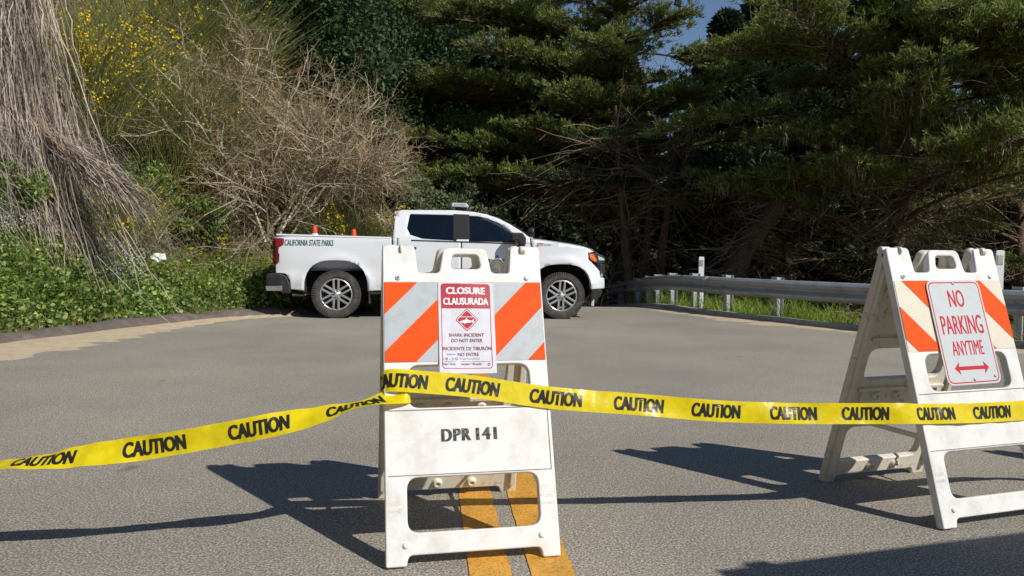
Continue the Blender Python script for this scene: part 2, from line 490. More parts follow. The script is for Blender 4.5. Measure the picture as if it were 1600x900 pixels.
M['flower'] = leafmat('yellow_flower', [(0, rgb(226, 190, 20)), (1, rgb(250, 222, 50))], .3)
M['herb'] = leafmat('herb_leaf', [(0, rgb(78, 104, 46)), (.4, rgb(116, 142, 68)), (.8, rgb(154, 174, 96)), (1, rgb(186, 196, 128))], .35, .45, .35)
M['grass'] = leafmat('grass_blade', [(0, rgb(92, 122, 40)), (.5, rgb(132, 160, 60)), (.85, rgb(170, 188, 88)), (1, rgb(204, 190, 126))], .4)
M['limegreen'] = leafmat('young_bramble_leaf', [(0, rgb(130, 150, 40)), (.6, rgb(186, 190, 50)), (.9, rgb(206, 190, 60)), (1, rgb(208, 140, 60))], .4)
M['white_petal'] = leafmat('pale_petal', [(0, rgb(206, 212, 224)), (1, rgb(236, 238, 242))], .3)

# ------------------------------------------------------------------ terrain and road
KERB_L = np.array([(-7.6, -14), (-7.2, -4), (-6.9, 0), (-6.35, 4), (-5.56, 8.34), (-5.1, 10.2), (-4.45, 12.0), (-3.6, 12.85), (-2.6, 13.7), (-1.9, 15), (-1.5, 17), (-1.3, 20), (-1.2, 30)])
RAIL = np.array([(8.6, 4), (7.2, 7.4), (6.2, 9.3), (5.25, 11.0), (4.35, 12.6), (3.6, 14.3), (3.15, 16.4), (2.95, 19), (2.8, 22), (2.7, 30)])
KERB_R = RAIL - np.array([[.22, .06]])
def xl(y): return np.interp(y, KERB_L[:, 1], KERB_L[:, 0])
def xr(y): return np.interp(y, np.r_[-14, KERB_R[:, 1]], np.r_[9.6, KERB_R[:, 0]])
def zr(y): return -.075 * np.log1p(np.exp(np.clip((np.asarray(y, float) - 15.8) * 2.5, -40, 40))) / 2.5

def pdist(x, y, line):
    x = np.asarray(x, float); y = np.asarray(y, float)
    best = np.full(x.shape, 1e9)
    for a, b in zip(line[:-1], line[1:]):
        dx, dy = b - a; L2 = dx * dx + dy * dy
        t = np.clip(((x - a[0]) * dx + (y - a[1]) * dy) / L2, 0, 1)
        best = np.minimum(best, np.hypot(x - a[0] - t * dx, y - a[1] - t * dy))
    return best
def dleft(x, y): return pdist(x, y, KERB_L) * np.where(x < xl(y), 1, -1)
def dright(x, y): return pdist(x, y, KERB_R) * np.where(x > xr(y), 1, -1)

_rs = np.random.RandomState(5)
_wv = [(_rs.uniform(.3, 1.6, 2), _rs.uniform(0, 6.28), _rs.uniform(.03, .16)) for _ in range(14)]
def lumps(x, y):
    s = 0
    for (k, p, a) in _wv: s = s + a * np.sin(k[0] * x + k[1] * y * 1.1 + p)
    return s
def H(x, y):
    x = np.asarray(x, float); y = np.asarray(y, float)
    d = dleft(x, y); e = dright(x, y); base = zr(y)
    dd = np.maximum(d - .30, 0)
    far = np.clip((y - 15.5) / 5, 0, 1)
    hill = np.where(d < .30, .03, .07) + (.70 - .2 * far) * dd + np.maximum(dd - 1.3, 0) * .55 + lumps(x, y) * np.clip((dd - .5) / 2, 0, 1)
    hill = np.where(hill > 7, 7 + 5 * (1 - np.exp(-(hill - 7) / 5)), hill)
    ee = np.maximum(e, 0)
    rav = -.02 - .10 * np.minimum(ee, 2.0) - .42 * np.maximum(ee - 2.0, 0)
    rav = np.maximum(rav, -4) + .3 * lumps(x, y) * np.clip((ee - 1.5) / 3, 0, 1)
    return base + np.where(d > 0, hill, np.where(e > 0, rav, -.06))

def grid_mesh(name, xs, ys, hf, smooth=True):
    X, Y = np.meshgrid(xs, ys)
    V = np.stack([X, Y, hf(X, Y)], -1).reshape(-1, 3)
    i = np.arange(X.size).reshape(X.shape)
    F = np.stack([i[:-1, :-1], i[:-1, 1:], i[1:, 1:], i[1:, :-1]], -1).reshape(-1, 4)
    return mesh_np(name, V, F, smooth)
def stretch(lo, a, b, hi, step):
    mid = np.arange(a, b, step)
    out = [np.linspace(0, 1, 14) ** 2.2]
    return np.r_[(a - (a - lo) * out[0][1:])[::-1], mid, b + (hi - b) * out[0]]
g = link('ground', grid_mesh('ground', stretch(-600, -16, 14, 600, .22), stretch(-600, 2, 30, 900, .22), H), M['soil'])
tag(g, 'earth bank and roadside ground around the road', kind='structure')

ys = np.r_[np.arange(-14, 2, 1.0), np.arange(2, 30, .25)]
ts = np.linspace(0, 1, 61)
V = np.array([[(xl(y) - .25) * (1 - t) + (xr(y) + .05) * t, y, float(zr(y))] for y in ys for t in ts])
i = np.arange(len(V)).reshape(len(ys), len(ts))
F = np.stack([i[:-1, :-1], i[:-1, 1:], i[1:, 1:], i[1:, :-1]], -1).reshape(-1, 4)
road = tag(link('road', mesh_np('road', V, F, True), M['asphalt']), 'grey worn asphalt road surface', kind='structure')

# double yellow centre line
def strip_on_road(name, pts, w, mat, lift, n=60):
    p = smoothpath([(a, b, 0) for a, b in pts], n); p[:, 2] = zr(p[:, 1]) + lift
    T = nrm(np.gradient(p, axis=0)); S = np.stack([T[:, 1], -T[:, 0], 0 * T[:, 0]], -1)
    rg = np.random.RandomState(len(name) + int(w * 100))
    e1 = (w / 2 + rg.normal(0, .0018, n))[:, None]; e2 = (w / 2 + rg.normal(0, .0018, n))[:, None]
    V = np.stack([p - S * e1, p + S * e2], 1).reshape(-1, 3)
    i = np.arange(n * 2).reshape(n, 2)
    return link(name, mesh_np(name, V, np.stack([i[:-1, 0], i[:-1, 1], i[1:, 1], i[1:, 0]], -1)), mat, road)
for (pa, pb), w in ((((766, 898), (741, 765)), .142), (((864, 898), (816, 765)), .148)):
    a = pix(*pa); b2 = pix(*pb); d = (b2 - a).normalized()
    q = [tuple((a + d * t)[:2]) for t in (-6, -2, 0, 1, 3, 6)]
    e = a + d * 6
    q += [(e.x - .15, e.y + 3), (e.x - .1, e.y + 5.5), (e.x + .3, e.y + 9), (e.x + .9, e.y + 13)]
    strip_on_road('painted_line', q, w, M['yellow_paint'], .004, 140)

# rolled asphalt berm along the left edge
kp = smoothpath([(a, b, 0) for a, b in KERB_L[1:8]] + [(-3.15, 13.25, 0)], 90)
prof = [(.06, -.03), (.03, .03), (-.03, .085), (-.10, .115), (-.18, .125), (-.27, .11), (-.34, .06), (-.38, -.06)]
T = nrm(np.gradient(kp, axis=0)); S = np.stack([T[:, 1], -T[:, 0], 0 * T[:, 0]], -1)
rg = np.random.RandomState(3)
V = []
for k, p in enumerate(kp):
    f = min(1, (len(kp) - 1 - k) / 12 + .15); wob = 1 + .10 * math.sin(k * .9) + .08 * math.sin(k * .37 + 1)
    for (o_, z_) in prof:
        q = p + S[k] * (o_ + .02 * math.sin(k * .6) + rg.normal(0, .004)); V.append((q[0], q[1], zr(p[1]) + max(z_ * f * (wob if z_ > 0 else 1), -.06) + rg.normal(0, .002)))
i = np.arange(len(V)).reshape(len(kp), len(prof))
F = np.stack([i[:-1, :-1], i[1:, :-1], i[1:, 1:], i[:-1, 1:]], -1).reshape(-1, 4)
tag(link('kerb', mesh_np('kerb', V, F, True), M['berm']), 'low rounded dark asphalt kerb along the grassy bank', kind='structure')

# drifted sand along the kerb, ragged edge
n = 420
kp2 = smoothpath([(a, b, 0) for a, b in KERB_L[2:8]], n)
T = nrm(np.gradient(kp2, axis=0)); S = np.stack([T[:, 1], -T[:, 0], 0 * T[:, 0]], -1)
wd = np.interp(kp2[:, 1], [0, 7, 8.4, 9.4, 10.5, 11.6, 12.6, 13], [1.1, 1.1, .95, .85, .62, .34, .30, .05])
sm = np.convolve(rg.normal(size=n + 12), np.hanning(13) / np.hanning(13).sum(), 'valid')
wd = wd * (1 + .08 * np.sin(np.arange(n) * .5) + .22 * sm + .02 * rg.normal(size=n))
tt = np.linspace(0, 1, 9)
zs = -.004 + .036 * np.sin(np.clip(1 - tt, 0, 1) * 2.2) * (1 - tt) + .008 * np.sqrt(np.clip(1 - tt, 0, 1))
V = np.array([[*(kp2[k, :2] + S[k, :2] * (.0 + wd[k] * t)), float(zr(kp2[k, 1])) + zs[j] + ((.003 * math.sin(k * .3 + j) + rg.normal(0, .002)) if 0 < j < 8 else 0)] for k in range(n) for j, t in enumerate(tt)])
i = np.arange(len(V)).reshape(n, 9)
F = np.stack([i[:-1, :-1], i[:-1, 1:], i[1:, 1:], i[1:, :-1]], -1).reshape(-1, 4)
tag(link('sand_strip', mesh_np('sand_strip', V, F, True), M['sand']), 'tan sand drifted against the kerb', kind='structure')

# thin concrete kerb at the foot of the guardrail
kp = smoothpath([(a, b, 0) for a, b in KERB_R], 110)
prof = [(-.02, -.05), (-.02, .06), (.0, .085), (.14, .085), (.16, .06), (.16, -.15)]
T = nrm(np.gradient(kp, axis=0)); S = np.stack([T[:, 1], -T[:, 0], 0 * T[:, 0]], -1)
V = [(*(p[:2] + S[k, :2] * (o_ + .006 * math.sin(k * 1.3))), float(zr(p[1])) + z_ + .004 * math.sin(k * .7)) for k, p in enumerate(kp) for o_, z_ in prof]
i = np.arange(len(V)).reshape(len(kp), len(prof))
F = np.stack([i[:-1, :-1], i[:-1, 1:], i[1:, 1:], i[1:, :-1]], -1).reshape(-1, 4)
k2 = tag(link('kerb', mesh_np('kerb', V, F, False), M['concrete']), 'thin pale concrete kerb under the guardrail', kind='structure')
# sand patches by that kerb
wd = np.interp(kp[:, 1], [4, 9, 11, 13, 15.5, 17], [.3, .5, .35, .6, .5, .0]) * (1 + .3 * rg.normal(size=len(kp)))
wd = np.clip(wd, .02, 1)
V = np.array([[*(kp[k, :2] - S[k, :2] * (wd[k] * t)), float(zr(kp[k, 1])) - .004 + .008 * np.sqrt(1 - t) + .02 * (1 - t) ** 2] for k in range(len(kp)) for t in np.linspace(0, 1, 5)])
i = np.arange(len(V)).reshape(len(kp), 5)
F = np.stack([i[:-1, :-1], i[:-1, 1:], i[1:, 1:], i[1:, :-1]], -1).reshape(-1, 4)
tag(link('sand_strip', mesh_np('sand_strip_right', V, F, True), M['sand']), 'thin sand and dirt along the concrete kerb', kind='structure')

# ------------------------------------------------------------------ guardrail
gr = tag(empty('guardrail', (4.35, 12.6, 0)), 'galvanised steel guardrail on posts curving along the road edge', 'guardrail')
base = Vector(gr.location)
rp = smoothpath([(a, b, 0) for a, b in RAIL[:9]], 240)
rp[:, 2] = zr(rp[:, 1])
seglen = np.r_[0, np.cumsum(np.linalg.norm(np.diff(rp, axis=0), axis=1))]
T = nrm(np.gradient(rp, axis=0)); S = np.stack([T[:, 1], -T[:, 0], 0 * T[:, 0]], -1)   # S points to the right, away from the road
wprof = [(.0, .0), (-.015, .02), (-.075, .055), (-.083, .075), (-.075, .095), (-.012, .135), (-.004, .155), (-.012, .175), (-.075, .215), (-.083, .235), (-.075, .255), (-.015, .29), (.0, .31)]
RZ = .375
def rail_piece(s0, s1, off, name):
    ks = [k for k in range(len(rp)) if s0 - .06 <= seglen[k] <= s1 + .06]
    V = [(*(rp[k] + S[k] * (o_ + off) + np.array([0, 0, RZ + z_]) - np.array(base)),) for k in ks for o_, z_ in wprof]
    i = np.arange(len(V)).reshape(len(ks), len(wprof))
    F = np.stack([i[:-1, :-1], i[:-1, 1:], i[1:, 1:], i[1:, :-1]], -1).reshape(-1, 4)
    o = link(name, mesh_np(name, V, F, True), M['galv'], gr)
    so = o.modifiers.new('thickness', 'SOLIDIFY'); so.thickness = .004
    return o
def at_s(s):
    k = int(np.argmin(np.abs(seglen - s))); return rp[k], S[k], T[k]
s = 0; j = 0; splices = []
while s < seglen[-1] - .5:
    rail_piece(s, min(s + 3.81, seglen[-1]), .0 - .0045 * (j % 2), 'rail_beam')
    s += 3.81; j += 1; splices.append(s)
# posts at the places the photograph shows, plus those hidden behind the second barricade
def s_at_px(px):
    best = None
    for k in range(len(rp)):
        v = CAM_ROT.transposed() @ (Vector(rp[k]) - Vector((0, 0, CAM_H)))
        if v.z >= -.5: continue
        e = abs(800 + F_PX * v.x / -v.z - px)
        if best is None or e < best[0]: best = (e, seglen[k])
    return best[1]
post_s = [s_at_px(p) for p in (962, 974, 988, 1005, 1020, 1043, 1077, 1128, 1208)]
post_s += [post_s[-1] - d for d in (1.9, 3.81, 5.7, 7.6)]
bolt_bm = bmesh.new(); bmesh.ops.create_cone(bolt_bm, cap_ends=True, segments=8, radius1=.018, radius2=.014, depth=.018)
bolt_me = bm_mesh(bolt_bm, 'bolt'); bolt_me.materials.append(M['steel'])
for s in post_s:
    if s < 0: continue
    p, sd, t = at_s(s)
    c = Vector(p) + Vector(sd) * .13 - base
    rot = Matrix((( t[0], sd[0], 0), (t[1], sd[1], 0), (0, 0, 1)))
    bm = bmesh.new()      # steel channel post: web and two flanges
    box_bm(bm, c + Vector((0, 0, .22)), (.008, .14, 1.0), rot)
    for q in (-1, 1): box_bm(bm, c + Vector(sd) * q * .066 + Vector((0, 0, .22)), (.10, .008, 1.0), rot)
    po = link('post', bm_mesh(bm, 'post'), M['post'], gr)
    bl = box('spacer_block', c - Vector(sd) * .092 + Vector((0, 0, RZ + .17)), (.13, .032, .36), M['post'], gr, .004, rot)
    for zz in (RZ + .155,):
        bo = bpy.data.objects.new('bolt', bolt_me); COL.objects.link(bo); bo.parent = gr
        bo.location = Vector(p) - base + Vector(sd) * -.008 + Vector((0, 0, zz))
        bo.rotation_euler = Vector(sd).to_track_quat('Z', 'Y').to_euler()
for s in splices:
    if s > seglen[-1]: continue
    p, sd, t = at_s(s)
    for dz in (.045, .105, .205, .265):
        for dt in (-.06, .06):
            bo = bpy.data.objects.new('bolt', bolt_me); COL.objects.link(bo); bo.parent = gr
            bo.location = Vector(p) - base + Vector(t) * dt + Vector(sd) * -.052 + Vector((0, 0, RZ + dz))
            bo.rotation_euler = Vector(sd).to_track_quat('Z', 'Y').to_euler()
# white delineator markers standing behind the rail
def marker(px, topy, w_px, label):
    s_ = s_at_px(px); p, sd, t = at_s(s_)
    q = Vector(p) + Vector(sd) * .24
    zt = pixd(px, topy, q.y).z
    o = tag(empty('road_marker', q), label, 'marker post')
    pl = plate_mesh('marker_blade', [rect(-.05, -.15, .05, zt - q.z, .02)], .010, .003)
    b_ = link('marker_blade', pl, M['marker'], o); b_.rotation_euler = (R(90), 0, R(-6))
    rf = box('reflector', (0, -.0105, zt - q.z - .12), (.07, .008, .12), M['lens'], o, .002); rf.rotation_euler = (0, 0, R(-6))
    return o
marker(1077, 401, 9, 'white plastic marker blade behind the guardrail near the parked truck')
marker(1540, 391, 9, 'white plastic marker blade behind the guardrail beside the no parking barricade')

# ------------------------------------------------------------------ folding barricades
PW, PL, PT = .61, 1.155, .036
def panel_outline():
    o = round_poly([(0, 0, .008), (.070, 0, .008), (.078, .035, .02), (.540, .035, .02), (.545, 0, .008), (.61, 0, .008), (.61, 1.155, .02), (.495, 1.155, .02), (.484, 1.045, .012),
                    (.414, 1.045, .02), (.398, 1.147, .03), (.232, 1.147, .03), (.214, 1.045, .02), (.132, 1.045, .012), (.122, 1.155, .02), (0, 1.155, .02)], .01)
    holes = [rect(.076, .108, .545, .292, .042, 7), rect(.085, .535, .538, .690, .045, 7), round_poly([(.254, 1.062), (.376, 1.062), (.364, 1.120), (.266, 1.120)], .018)]
    return [[(a - PW / 2, b_) for a, b_ in sp_] for sp_ in [o] + holes]
panel_me = plate_mesh('panel', panel_outline(), PT - .010, .005, 2)

def barricade(name, loc, yaw, spread, label, white, stripes, slope, stencil=None, roll=0, lowres=False):
    """stripes: orange intervals of c = u - slope*v on the reflective sheet"""
    root = tag(empty(name, loc, yaw), label, 'barricade')
    root.rotation_euler = (0, roll, yaw)
    th = math.asin(spread / 2 / PL)
    si, co = math.sin(th), math.cos(th)
    mats = []
    for sgn in (1, -1):
        Mx = Matrix(((1, 0, 0, 0), (0, si, -co, -spread / 2), (0, co, si, 0), (0, 0, 0, 1)))
        if sgn < 0: Mx = Matrix.Rotation(math.pi, 4, 'Z') @ Mx
        mats.append(Mx)
    front = link('front_panel', panel_me.copy(), None, root); front.data.materials.append(M['plastic']); front.matrix_local = mats[0]
    rear = link('rear_panel', panel_me.copy(), None, root); rear.data.materials.append(M['plastic_dirty']); rear.matrix_local = mats[1]
    F0 = PT / 2
    # reflective sheet with orange stripes, cut as polygons
    sx0, sx1, sy0, sy1 = -.300, .300, .702, 1.008
    for pan in (front, rear):
        sh = link('reflective_sheet', plate_mesh('reflective_sheet', [rect(sx0, sy0, sx1, sy1, .006)], 0, 0), white, pan); sh.location.z = F0 + .0015
    def clip(poly, a, b_, c_):   # keep a*x+b*y<=c
        out = []
        for k in range(len(poly)):
            p, q = poly[k - 1], poly[k]; fp = a * p[0] + b_ * p[1] - c_; fq = a * q[0] + b_ * q[1] - c_
            if fp <= 0: out.append(p)
            if fp * fq < 0:
                t_ = fp / (fp - fq); out.append((p[0] + (q[0] - p[0]) * t_, p[1] + (q[1] - p[1]) * t_))
        return out
    for c0, c1 in stripes:
        poly = [(sx0 + .001, sy0 + .001), (sx1 - .001, sy0 + .001), (sx1 - .001, sy1 - .001), (sx0 + .001, sy1 - .001)]
        # c = (x-sx0) - slope*(y-sy0)
        poly = clip(poly, 1, -slope, c1 + sx0 - slope * sy0)
        poly = clip(poly, -1, slope, -(c0 + sx0 - slope * sy0))
        if len(poly) < 3: continue
        stp = link('orange_stripe', plate_mesh('orange_stripe', [poly], 0, 0), M['orange'], front); stp.location.z = F0 + .003
    # moulded panel outline, bolts, hinge knuckles, bosses, embossed text
    gl_ = [((0, .527, F0 + .0006), (.585, .0028, .002)), ((0, .300, F0 + .0006), (.585, .0022, .002)), ((.292, .413, F0 + .0006), (.0022, .224, .002))]
    boxes('moulded_seam', gl_, M['groove'], front)
    for (u, v) in ((.058, 1.025), (.552, 1.025), (.068, .068), (.545, .075)):
        b_ = lathe('bolt', [(0, .007), (.006, .007), (.010, .004), (.011, 0)], M['plastic'], front, 12); b_.location = (u - PW / 2, v, F0)
    for (u, v) in ((.058, 1.025),):
        b_ = lathe('bolt', [(0, .004), (.004, .004), (.005, 0)], M['steel'], front, 10); b_.location = (u - PW / 2 + .001, v + .001, F0 + .0065)
    for pan in (front, rear):
        for u0, u1 in ((.0, .052), (.082, .120), (.50, .532), (.548, .588)) if pan is front else ((.054, .080), (.534, .546)):
            kn = lathe('hinge_knuckle', [(0, u0 - PW / 2 + .002), (.0165, u0 - PW / 2 + .002), (.0185, u0 - PW / 2 + .004), (.0185, u1 - PW / 2 - .004), (.0165, u1 - PW / 2 - .002), (0, u1 - PW / 2 - .002)], M['plastic'] if pan is front else M['plastic_dirty'], pan, 14, 'X')
            kn.location = (0, PL - .004, -F0 - .002)
    # inner face of the rear panel: ribs and round bosses
    bm = bmesh.new()
    for v in (.33, .49): box_bm(bm, (0, v, -F0 - .006), (.50, .016, .016))
    for u in (-.22, .22): box_bm(bm, (u, .41, -F0 - .006), (.016, .15, .016))
    for u in (-.285, .285): box_bm(bm, (u, .56, -F0 - .009), (.022, 1.02, .02))
    for v in (.74, .97): box_bm(bm, (0, v, -F0 - .005), (.50, .016, .012))
    rb = link('rib', bm_mesh(bm, 'rib', .003), M['plastic_dirty'], rear)
    for u, v in ((-.12, .455), (.02, .452), (.14, .455), (-.10, .07), (.05, .072), (-.1, .85), (.12, .86)):
        b_ = lathe('boss', [(0, -.012), (.006, -.012), (.008, -.018), (.017, -.018), (.021, -.012), (.023, 0)], M['plastic_dirty'], rear, 14); b_.location = (u, v, -F0)
    # folding cross straps between the two panels
    for x_ in (-.262, .262):
        z_ = .33; yy = spread / 2 * (1 - z_ / (PL * co)) - .02
        box('stay_strap', (x_, 0, z_), (.006, yy * 2, .022), M['plastic_dirty'], root, .002)
    for u in (.036, .572):
        me_ = join_meshes('embossed_lettering', [text_mesh('5 LBS', w=.045, h=.012, cx=u - PW / 2, cy=.208), text_mesh('SAND', w=.050, h=.013, cx=u - PW / 2, cy=.183)])
        e = link('embossed_lettering', me_, M['groove'] if False else M['plastic_dirty'], front); e.location.z = F0 + .0008
    if stencil:
        for word_, w_, cx_ in zip(stencil.split(), (.108, .078), (-.046, .064)):
            me_ = text_mesh(word_, w=w_, h=.044, bold=.0, fat=.07, spacing=1.16, cx=cx_, cy=.435)
            e = link('stencil_lettering', me_, M['stencil'], front); e.location.z = F0 + .0009; e.rotation_euler.z = R(.6)
    return root, mats

FLp, FRp, RLp, RRp = pix(605, 888), pix(880, 870), pix(585, 778), pix(803, 765)
c1 = (FLp + FRp + RLp + RRp) / 4
wv = ((FRp - FLp) + (RRp - RLp)) / 2
yaw1 = math.atan2(wv.y, wv.x)
sp1 = (((RLp + RRp) - (FLp + FRp)) / 2).length
bar1, mats1 = barricade('folding_barricade', (c1.x, c1.y, .003), yaw1, sp1, 'white plastic folding barricade stencilled DPR 141 standing on the yellow lines', M['sheet_white'],
                        [(-.335, -.180), (-.040, .113), (.237, .393), (.530, .70)], 1.0, 'DPR 141')
FL2, RL2, RR2 = pix(1466, 829), pix(1284, 752), pix(1419, 736)
w2 = (RR2 - RL2).normalized(); fr2 = (FL2 - RL2)
w2 = (w2 + Vector((-fr2.y, fr2.x, 0)).normalized()).normalized()
c2 = (FL2 + RL2) / 2 + w2 * PW / 2
yaw2 = math.atan2(w2.y, w2.x)
bar2, mats2 = barricade('folding_barricade', (c2.x, c2.y, .003), yaw2, fr2.length, 'white plastic folding barricade carrying the no parking sign, dirt inside', M['sheet_cream'],
                        [(.055, .195), (.345, .490), (.640, .785)], -1.0)
bpy.context.view_layer.update()
W1 = bar1.matrix_world @ mats1[0]
W2 = bar2.matrix_world @ mats2[0]

# ------------------------------------------------------------------ closure notice on the first barricade
SURF = PT / 2
nt_root = empty('closure_notice')
nt_root.matrix_world = W1 @ Matrix.Translation((.310 - PW / 2, .830, SURF + .0042)) @ Matrix.Rotation(R(-.8), 4, 'Z')
tag(nt_root, 'white and red CLOSURE CLAUSURADA shark incident notice taped on the striped barricade', 'notice')
NW, NH = .212, .352
def curl(V):   # lower edge of the paper curls away a little
    V[:, 2] += np.where(V[:, 1] < -.08, (-.08 - V[:, 1]) ** 2 * .55, 0) + .0012 * np.sin(V[:, 0] * 34 + V[:, 1] * 12) + .0012
    return V
def fine(me, step=.03):
    bm = bmesh.new(); bm.from_mesh(me)
    for ax, rng in ((0, np.arange(-.3, .3, step)), (1, np.arange(-.3, .3, step))):
        for v in rng:
            co_ = [0, 0, 0]; co_[ax] = v; no_ = [0, 0, 0]; no_[ax] = 1
            bmesh.ops.bisect_plane(bm, geom=bm.verts[:] + bm.edges[:] + bm.faces[:], plane_co=co_, plane_no=no_)
    bm.to_mesh(me); bm.free(); return me
def on_notice(name, me, mat, lift, parent=nt_root):
    fine(me, .04); set_co(me, curl)
    o = link(name, me, mat, parent); o.location.z = lift
    return o
sheet_ = on_notice('paper_sheet', plate_mesh('paper_sheet', [rect(-NW / 2, -NH / 2, NW / 2, NH / 2)], 0, 0), M['paper'], 0)
bx0, bx1, by0, by1 = -.096, .092, -.158, .170
frm = plate_mesh('red_border', [rect(bx0, by0, bx1, by1, .013), rect(bx0 + .0028, by0 + .0028, bx1 - .0028, by1 - .0028, .011)], 0, 0)
on_notice('red_border', frm, M['sign_red'], .0005)
on_notice('red_header', plate_mesh('red_header', [round_poly([(bx0, .073, 0), (bx1, .073, 0), (bx1, by1, .013), (bx0, by1, .013)], 0)], 0, 0), M['sign_red'], .0008)
def line(name, s_, w, h, cx, cy, mat, bold=.0, fat=.012, **k): return on_notice(name, text_mesh(s_, w=w, h=h, bold=bold, fat=fat, cx=cx, cy=cy, **k), mat, .0014)
line('header_lettering', 'CLOSURE', .150, .027, -.002, .142, M['paper_white'], .012, .03)
line('header_lettering', 'CLAUSURADA', .172, .027, -.002, .100, M['paper_white'], .012, .03)
dm = .044; cyd = .028
on_notice('warning_diamond', plate_mesh('warning_diamond', [round_poly([(0, cyd - dm), (dm, cyd), (0, cyd + dm), (-dm, cyd)], .006)], 0, 0), M['sign_red'], .0008)
on_notice('diamond_line', plate_mesh('diamond_line', [round_poly([(0, cyd - dm * .9), (dm * .9, cyd), (0, cyd + dm * .9), (-dm * .9, cyd)], .005), round_poly([(0, cyd - dm * .84), (dm * .84, cyd), (0, cyd + dm * .84), (-dm * .84, cyd)], .005)], 0, 0), M['paper_white'], .0012)
shark = [(-.027, -.008), (-.020, -.0035), (-.012, -.001), (-.006, .000), (-.003, .006), (.000, .008), (.002, .0005), (.010, -.002), (.018, -.004), (.026, .004), (.0275, .003), (.0235, -.0065), (.027, -.0125), (.0265, -.013), (.018, -.009), (.008, -.0105), (-.001, -.012), (-.004, -.012), (-.009, -.018), (-.009, -.012), (-.018, -.0115)]
on_notice('shark_symbol', plate_mesh('shark_symbol', [[(a, b_ + cyd) for a, b_ in shark]], 0, 0), M['paper_white'], .0013)
wave = [(-.029 + k * .058 / 24, cyd + .0125 + .0012 * math.sin(k * 1.5)) for k in range(25)]
on_notice('wave_symbol', plate_mesh('wave_symbol', [wave + [(a, b_ - .002) for a, b_ in wave[::-1]]], 0, 0), M['paper_white'], .0013)
line('notice_lettering', 'SHARK INCIDENT', .132, .0125, -.003, -.030, M['ink_red'])
line('notice_lettering', 'DO NOT ENTER', .116, .0125, -.002, -.051, M['ink_red'])
line('notice_lettering', 'INCIDENTE DE TIBURÓN', .182, .0165, -.002, -.080, M['ink_red'])
line('notice_lettering', 'NO ENTRE', .080, .0125, .002, -.104, M['ink_red'])
line('small_lettering', 'Date / Fecha', .046, .0075, -.070, -.140, M['ink_red'])
line('small_lettering', 'Location / Ubicación', .076, .0085, .012, -.140, M['ink_red'])
line('handwriting', '1/8 - 1/10', .054, .011, -.064, -.121, M['ink_pen'], .0, .0, shear=.2)
for (x0, x1, y0, amp, mt, sd) in ((-.03, .045, -.121, .006, 'ink_pen', 1), (-.078, -.045, -.104, .004, 'ink_blue', 4)):
    rq = np.random.RandomState(sd); k_ = 40
    xs = np.linspace(x0, x1, k_) + .003 * np.sin(np.arange(k_) * 1.6); yy = y0 + amp * .7 * np.sin(np.arange(k_) * 1.15 + rq.uniform(0, 3)) * np.repeat(rq.uniform(.3, 1, 10), 4)
    V_, F_ = ribbons(np.stack([xs, yy, 0 * xs], -1)[None], np.full((1, k_), .0011), np.array([[.3, 1, 0]]))
    on_notice('handwriting', mesh_np('handwriting', V_, F_), M[mt], .0014)
on_notice('rule_line', plate_mesh('rule_line', [rect(-.088, -.1318, -.048, -.1308)], 0, 0), M['ink_red'], .0011)
on_notice('rule_line', plate_mesh('rule_line', [rect(-.026, -.1318, .082, -.1308)], 0, 0), M['ink_red'], .0011)
on_notice('round_mark', plate_mesh('round_mark', [[(.078 + .0055 * math.cos(a), -.142 + .0055 * math.sin(a)) for a in np.linspace(0, 6.1, 14)], [(.078 + .003 * math.cos(a), -.142 + .003 * math.sin(a)) for a in np.linspace(0, 6.1, 12)]], 0, 0), M['sign_red'], .0011)

# ------------------------------------------------------------------ no parking sign on the second barricade
ns_root = empty('no_parking_sign')
ns_root.matrix_world = W2 @ Matrix.Translation((.318 - PW / 2, .780, SURF + .008)) @ Matrix.Rotation(R(.5), 4, 'Z')
tag(ns_root, 'white metal NO PARKING ANYTIME sign with red double arrow bolted to barricade', 'sign')
SW, SH = .300, .452
def on_sign(name, me, mat, lift=.0016):
    o = link(name, me, mat, ns_root); o.location.z = lift; return o
link('sign_plate', plate_mesh('sign_plate', [rect(-SW / 2, -SH / 2, SW / 2, SH / 2, .036, 8)], .002, .0005), M['sign_face'], ns_root)
i1, i2 = .0075, .0125
on_sign('red_border', plate_mesh('red_border', [rect(-SW / 2 + i1, -SH / 2 + i1, SW / 2 - i1, SH / 2 - i1, .031, 8), rect(-SW / 2 + i2, -SH / 2 + i2, SW / 2 - i2, SH / 2 - i2, .027, 8)], 0, 0), M['sign_ink'])
on_sign('sign_lettering', text_mesh('NO', w=.088, h=.075, fat=.028, cx=0, cy=.145), M['sign_ink'])
on_sign('sign_lettering', text_mesh('PARKING', w=.232, h=.082, fat=.025, cx=0, cy=.030), M['sign_ink'])
on_sign('sign_lettering', text_mesh('ANYTIME', w=.176, h=.062, fat=.025, cx=.002, cy=-.070), M['sign_ink'])
ay = -.156; aw = .096
arrow = [(-aw, ay), (-aw + .030, ay + .028), (-aw + .026, ay + .008), (aw - .026, ay + .008), (aw - .030, ay + .028), (aw, ay), (aw - .030, ay - .028), (aw - .026, ay - .008), (-aw + .026, ay - .008), (-aw + .030, ay - .028)]
on_sign('double_arrow', plate_mesh('double_arrow', [arrow], 0, 0), M['sign_ink'])
for q in ((0, .212), (0, -.205), (.118, -.196)):
    b_ = lathe('bolt', [(0, .004), (.004, .004), (.006, .002), (.0065, 0)], M['steel'], ns_root, 10); b_.location = (*q, .0012)

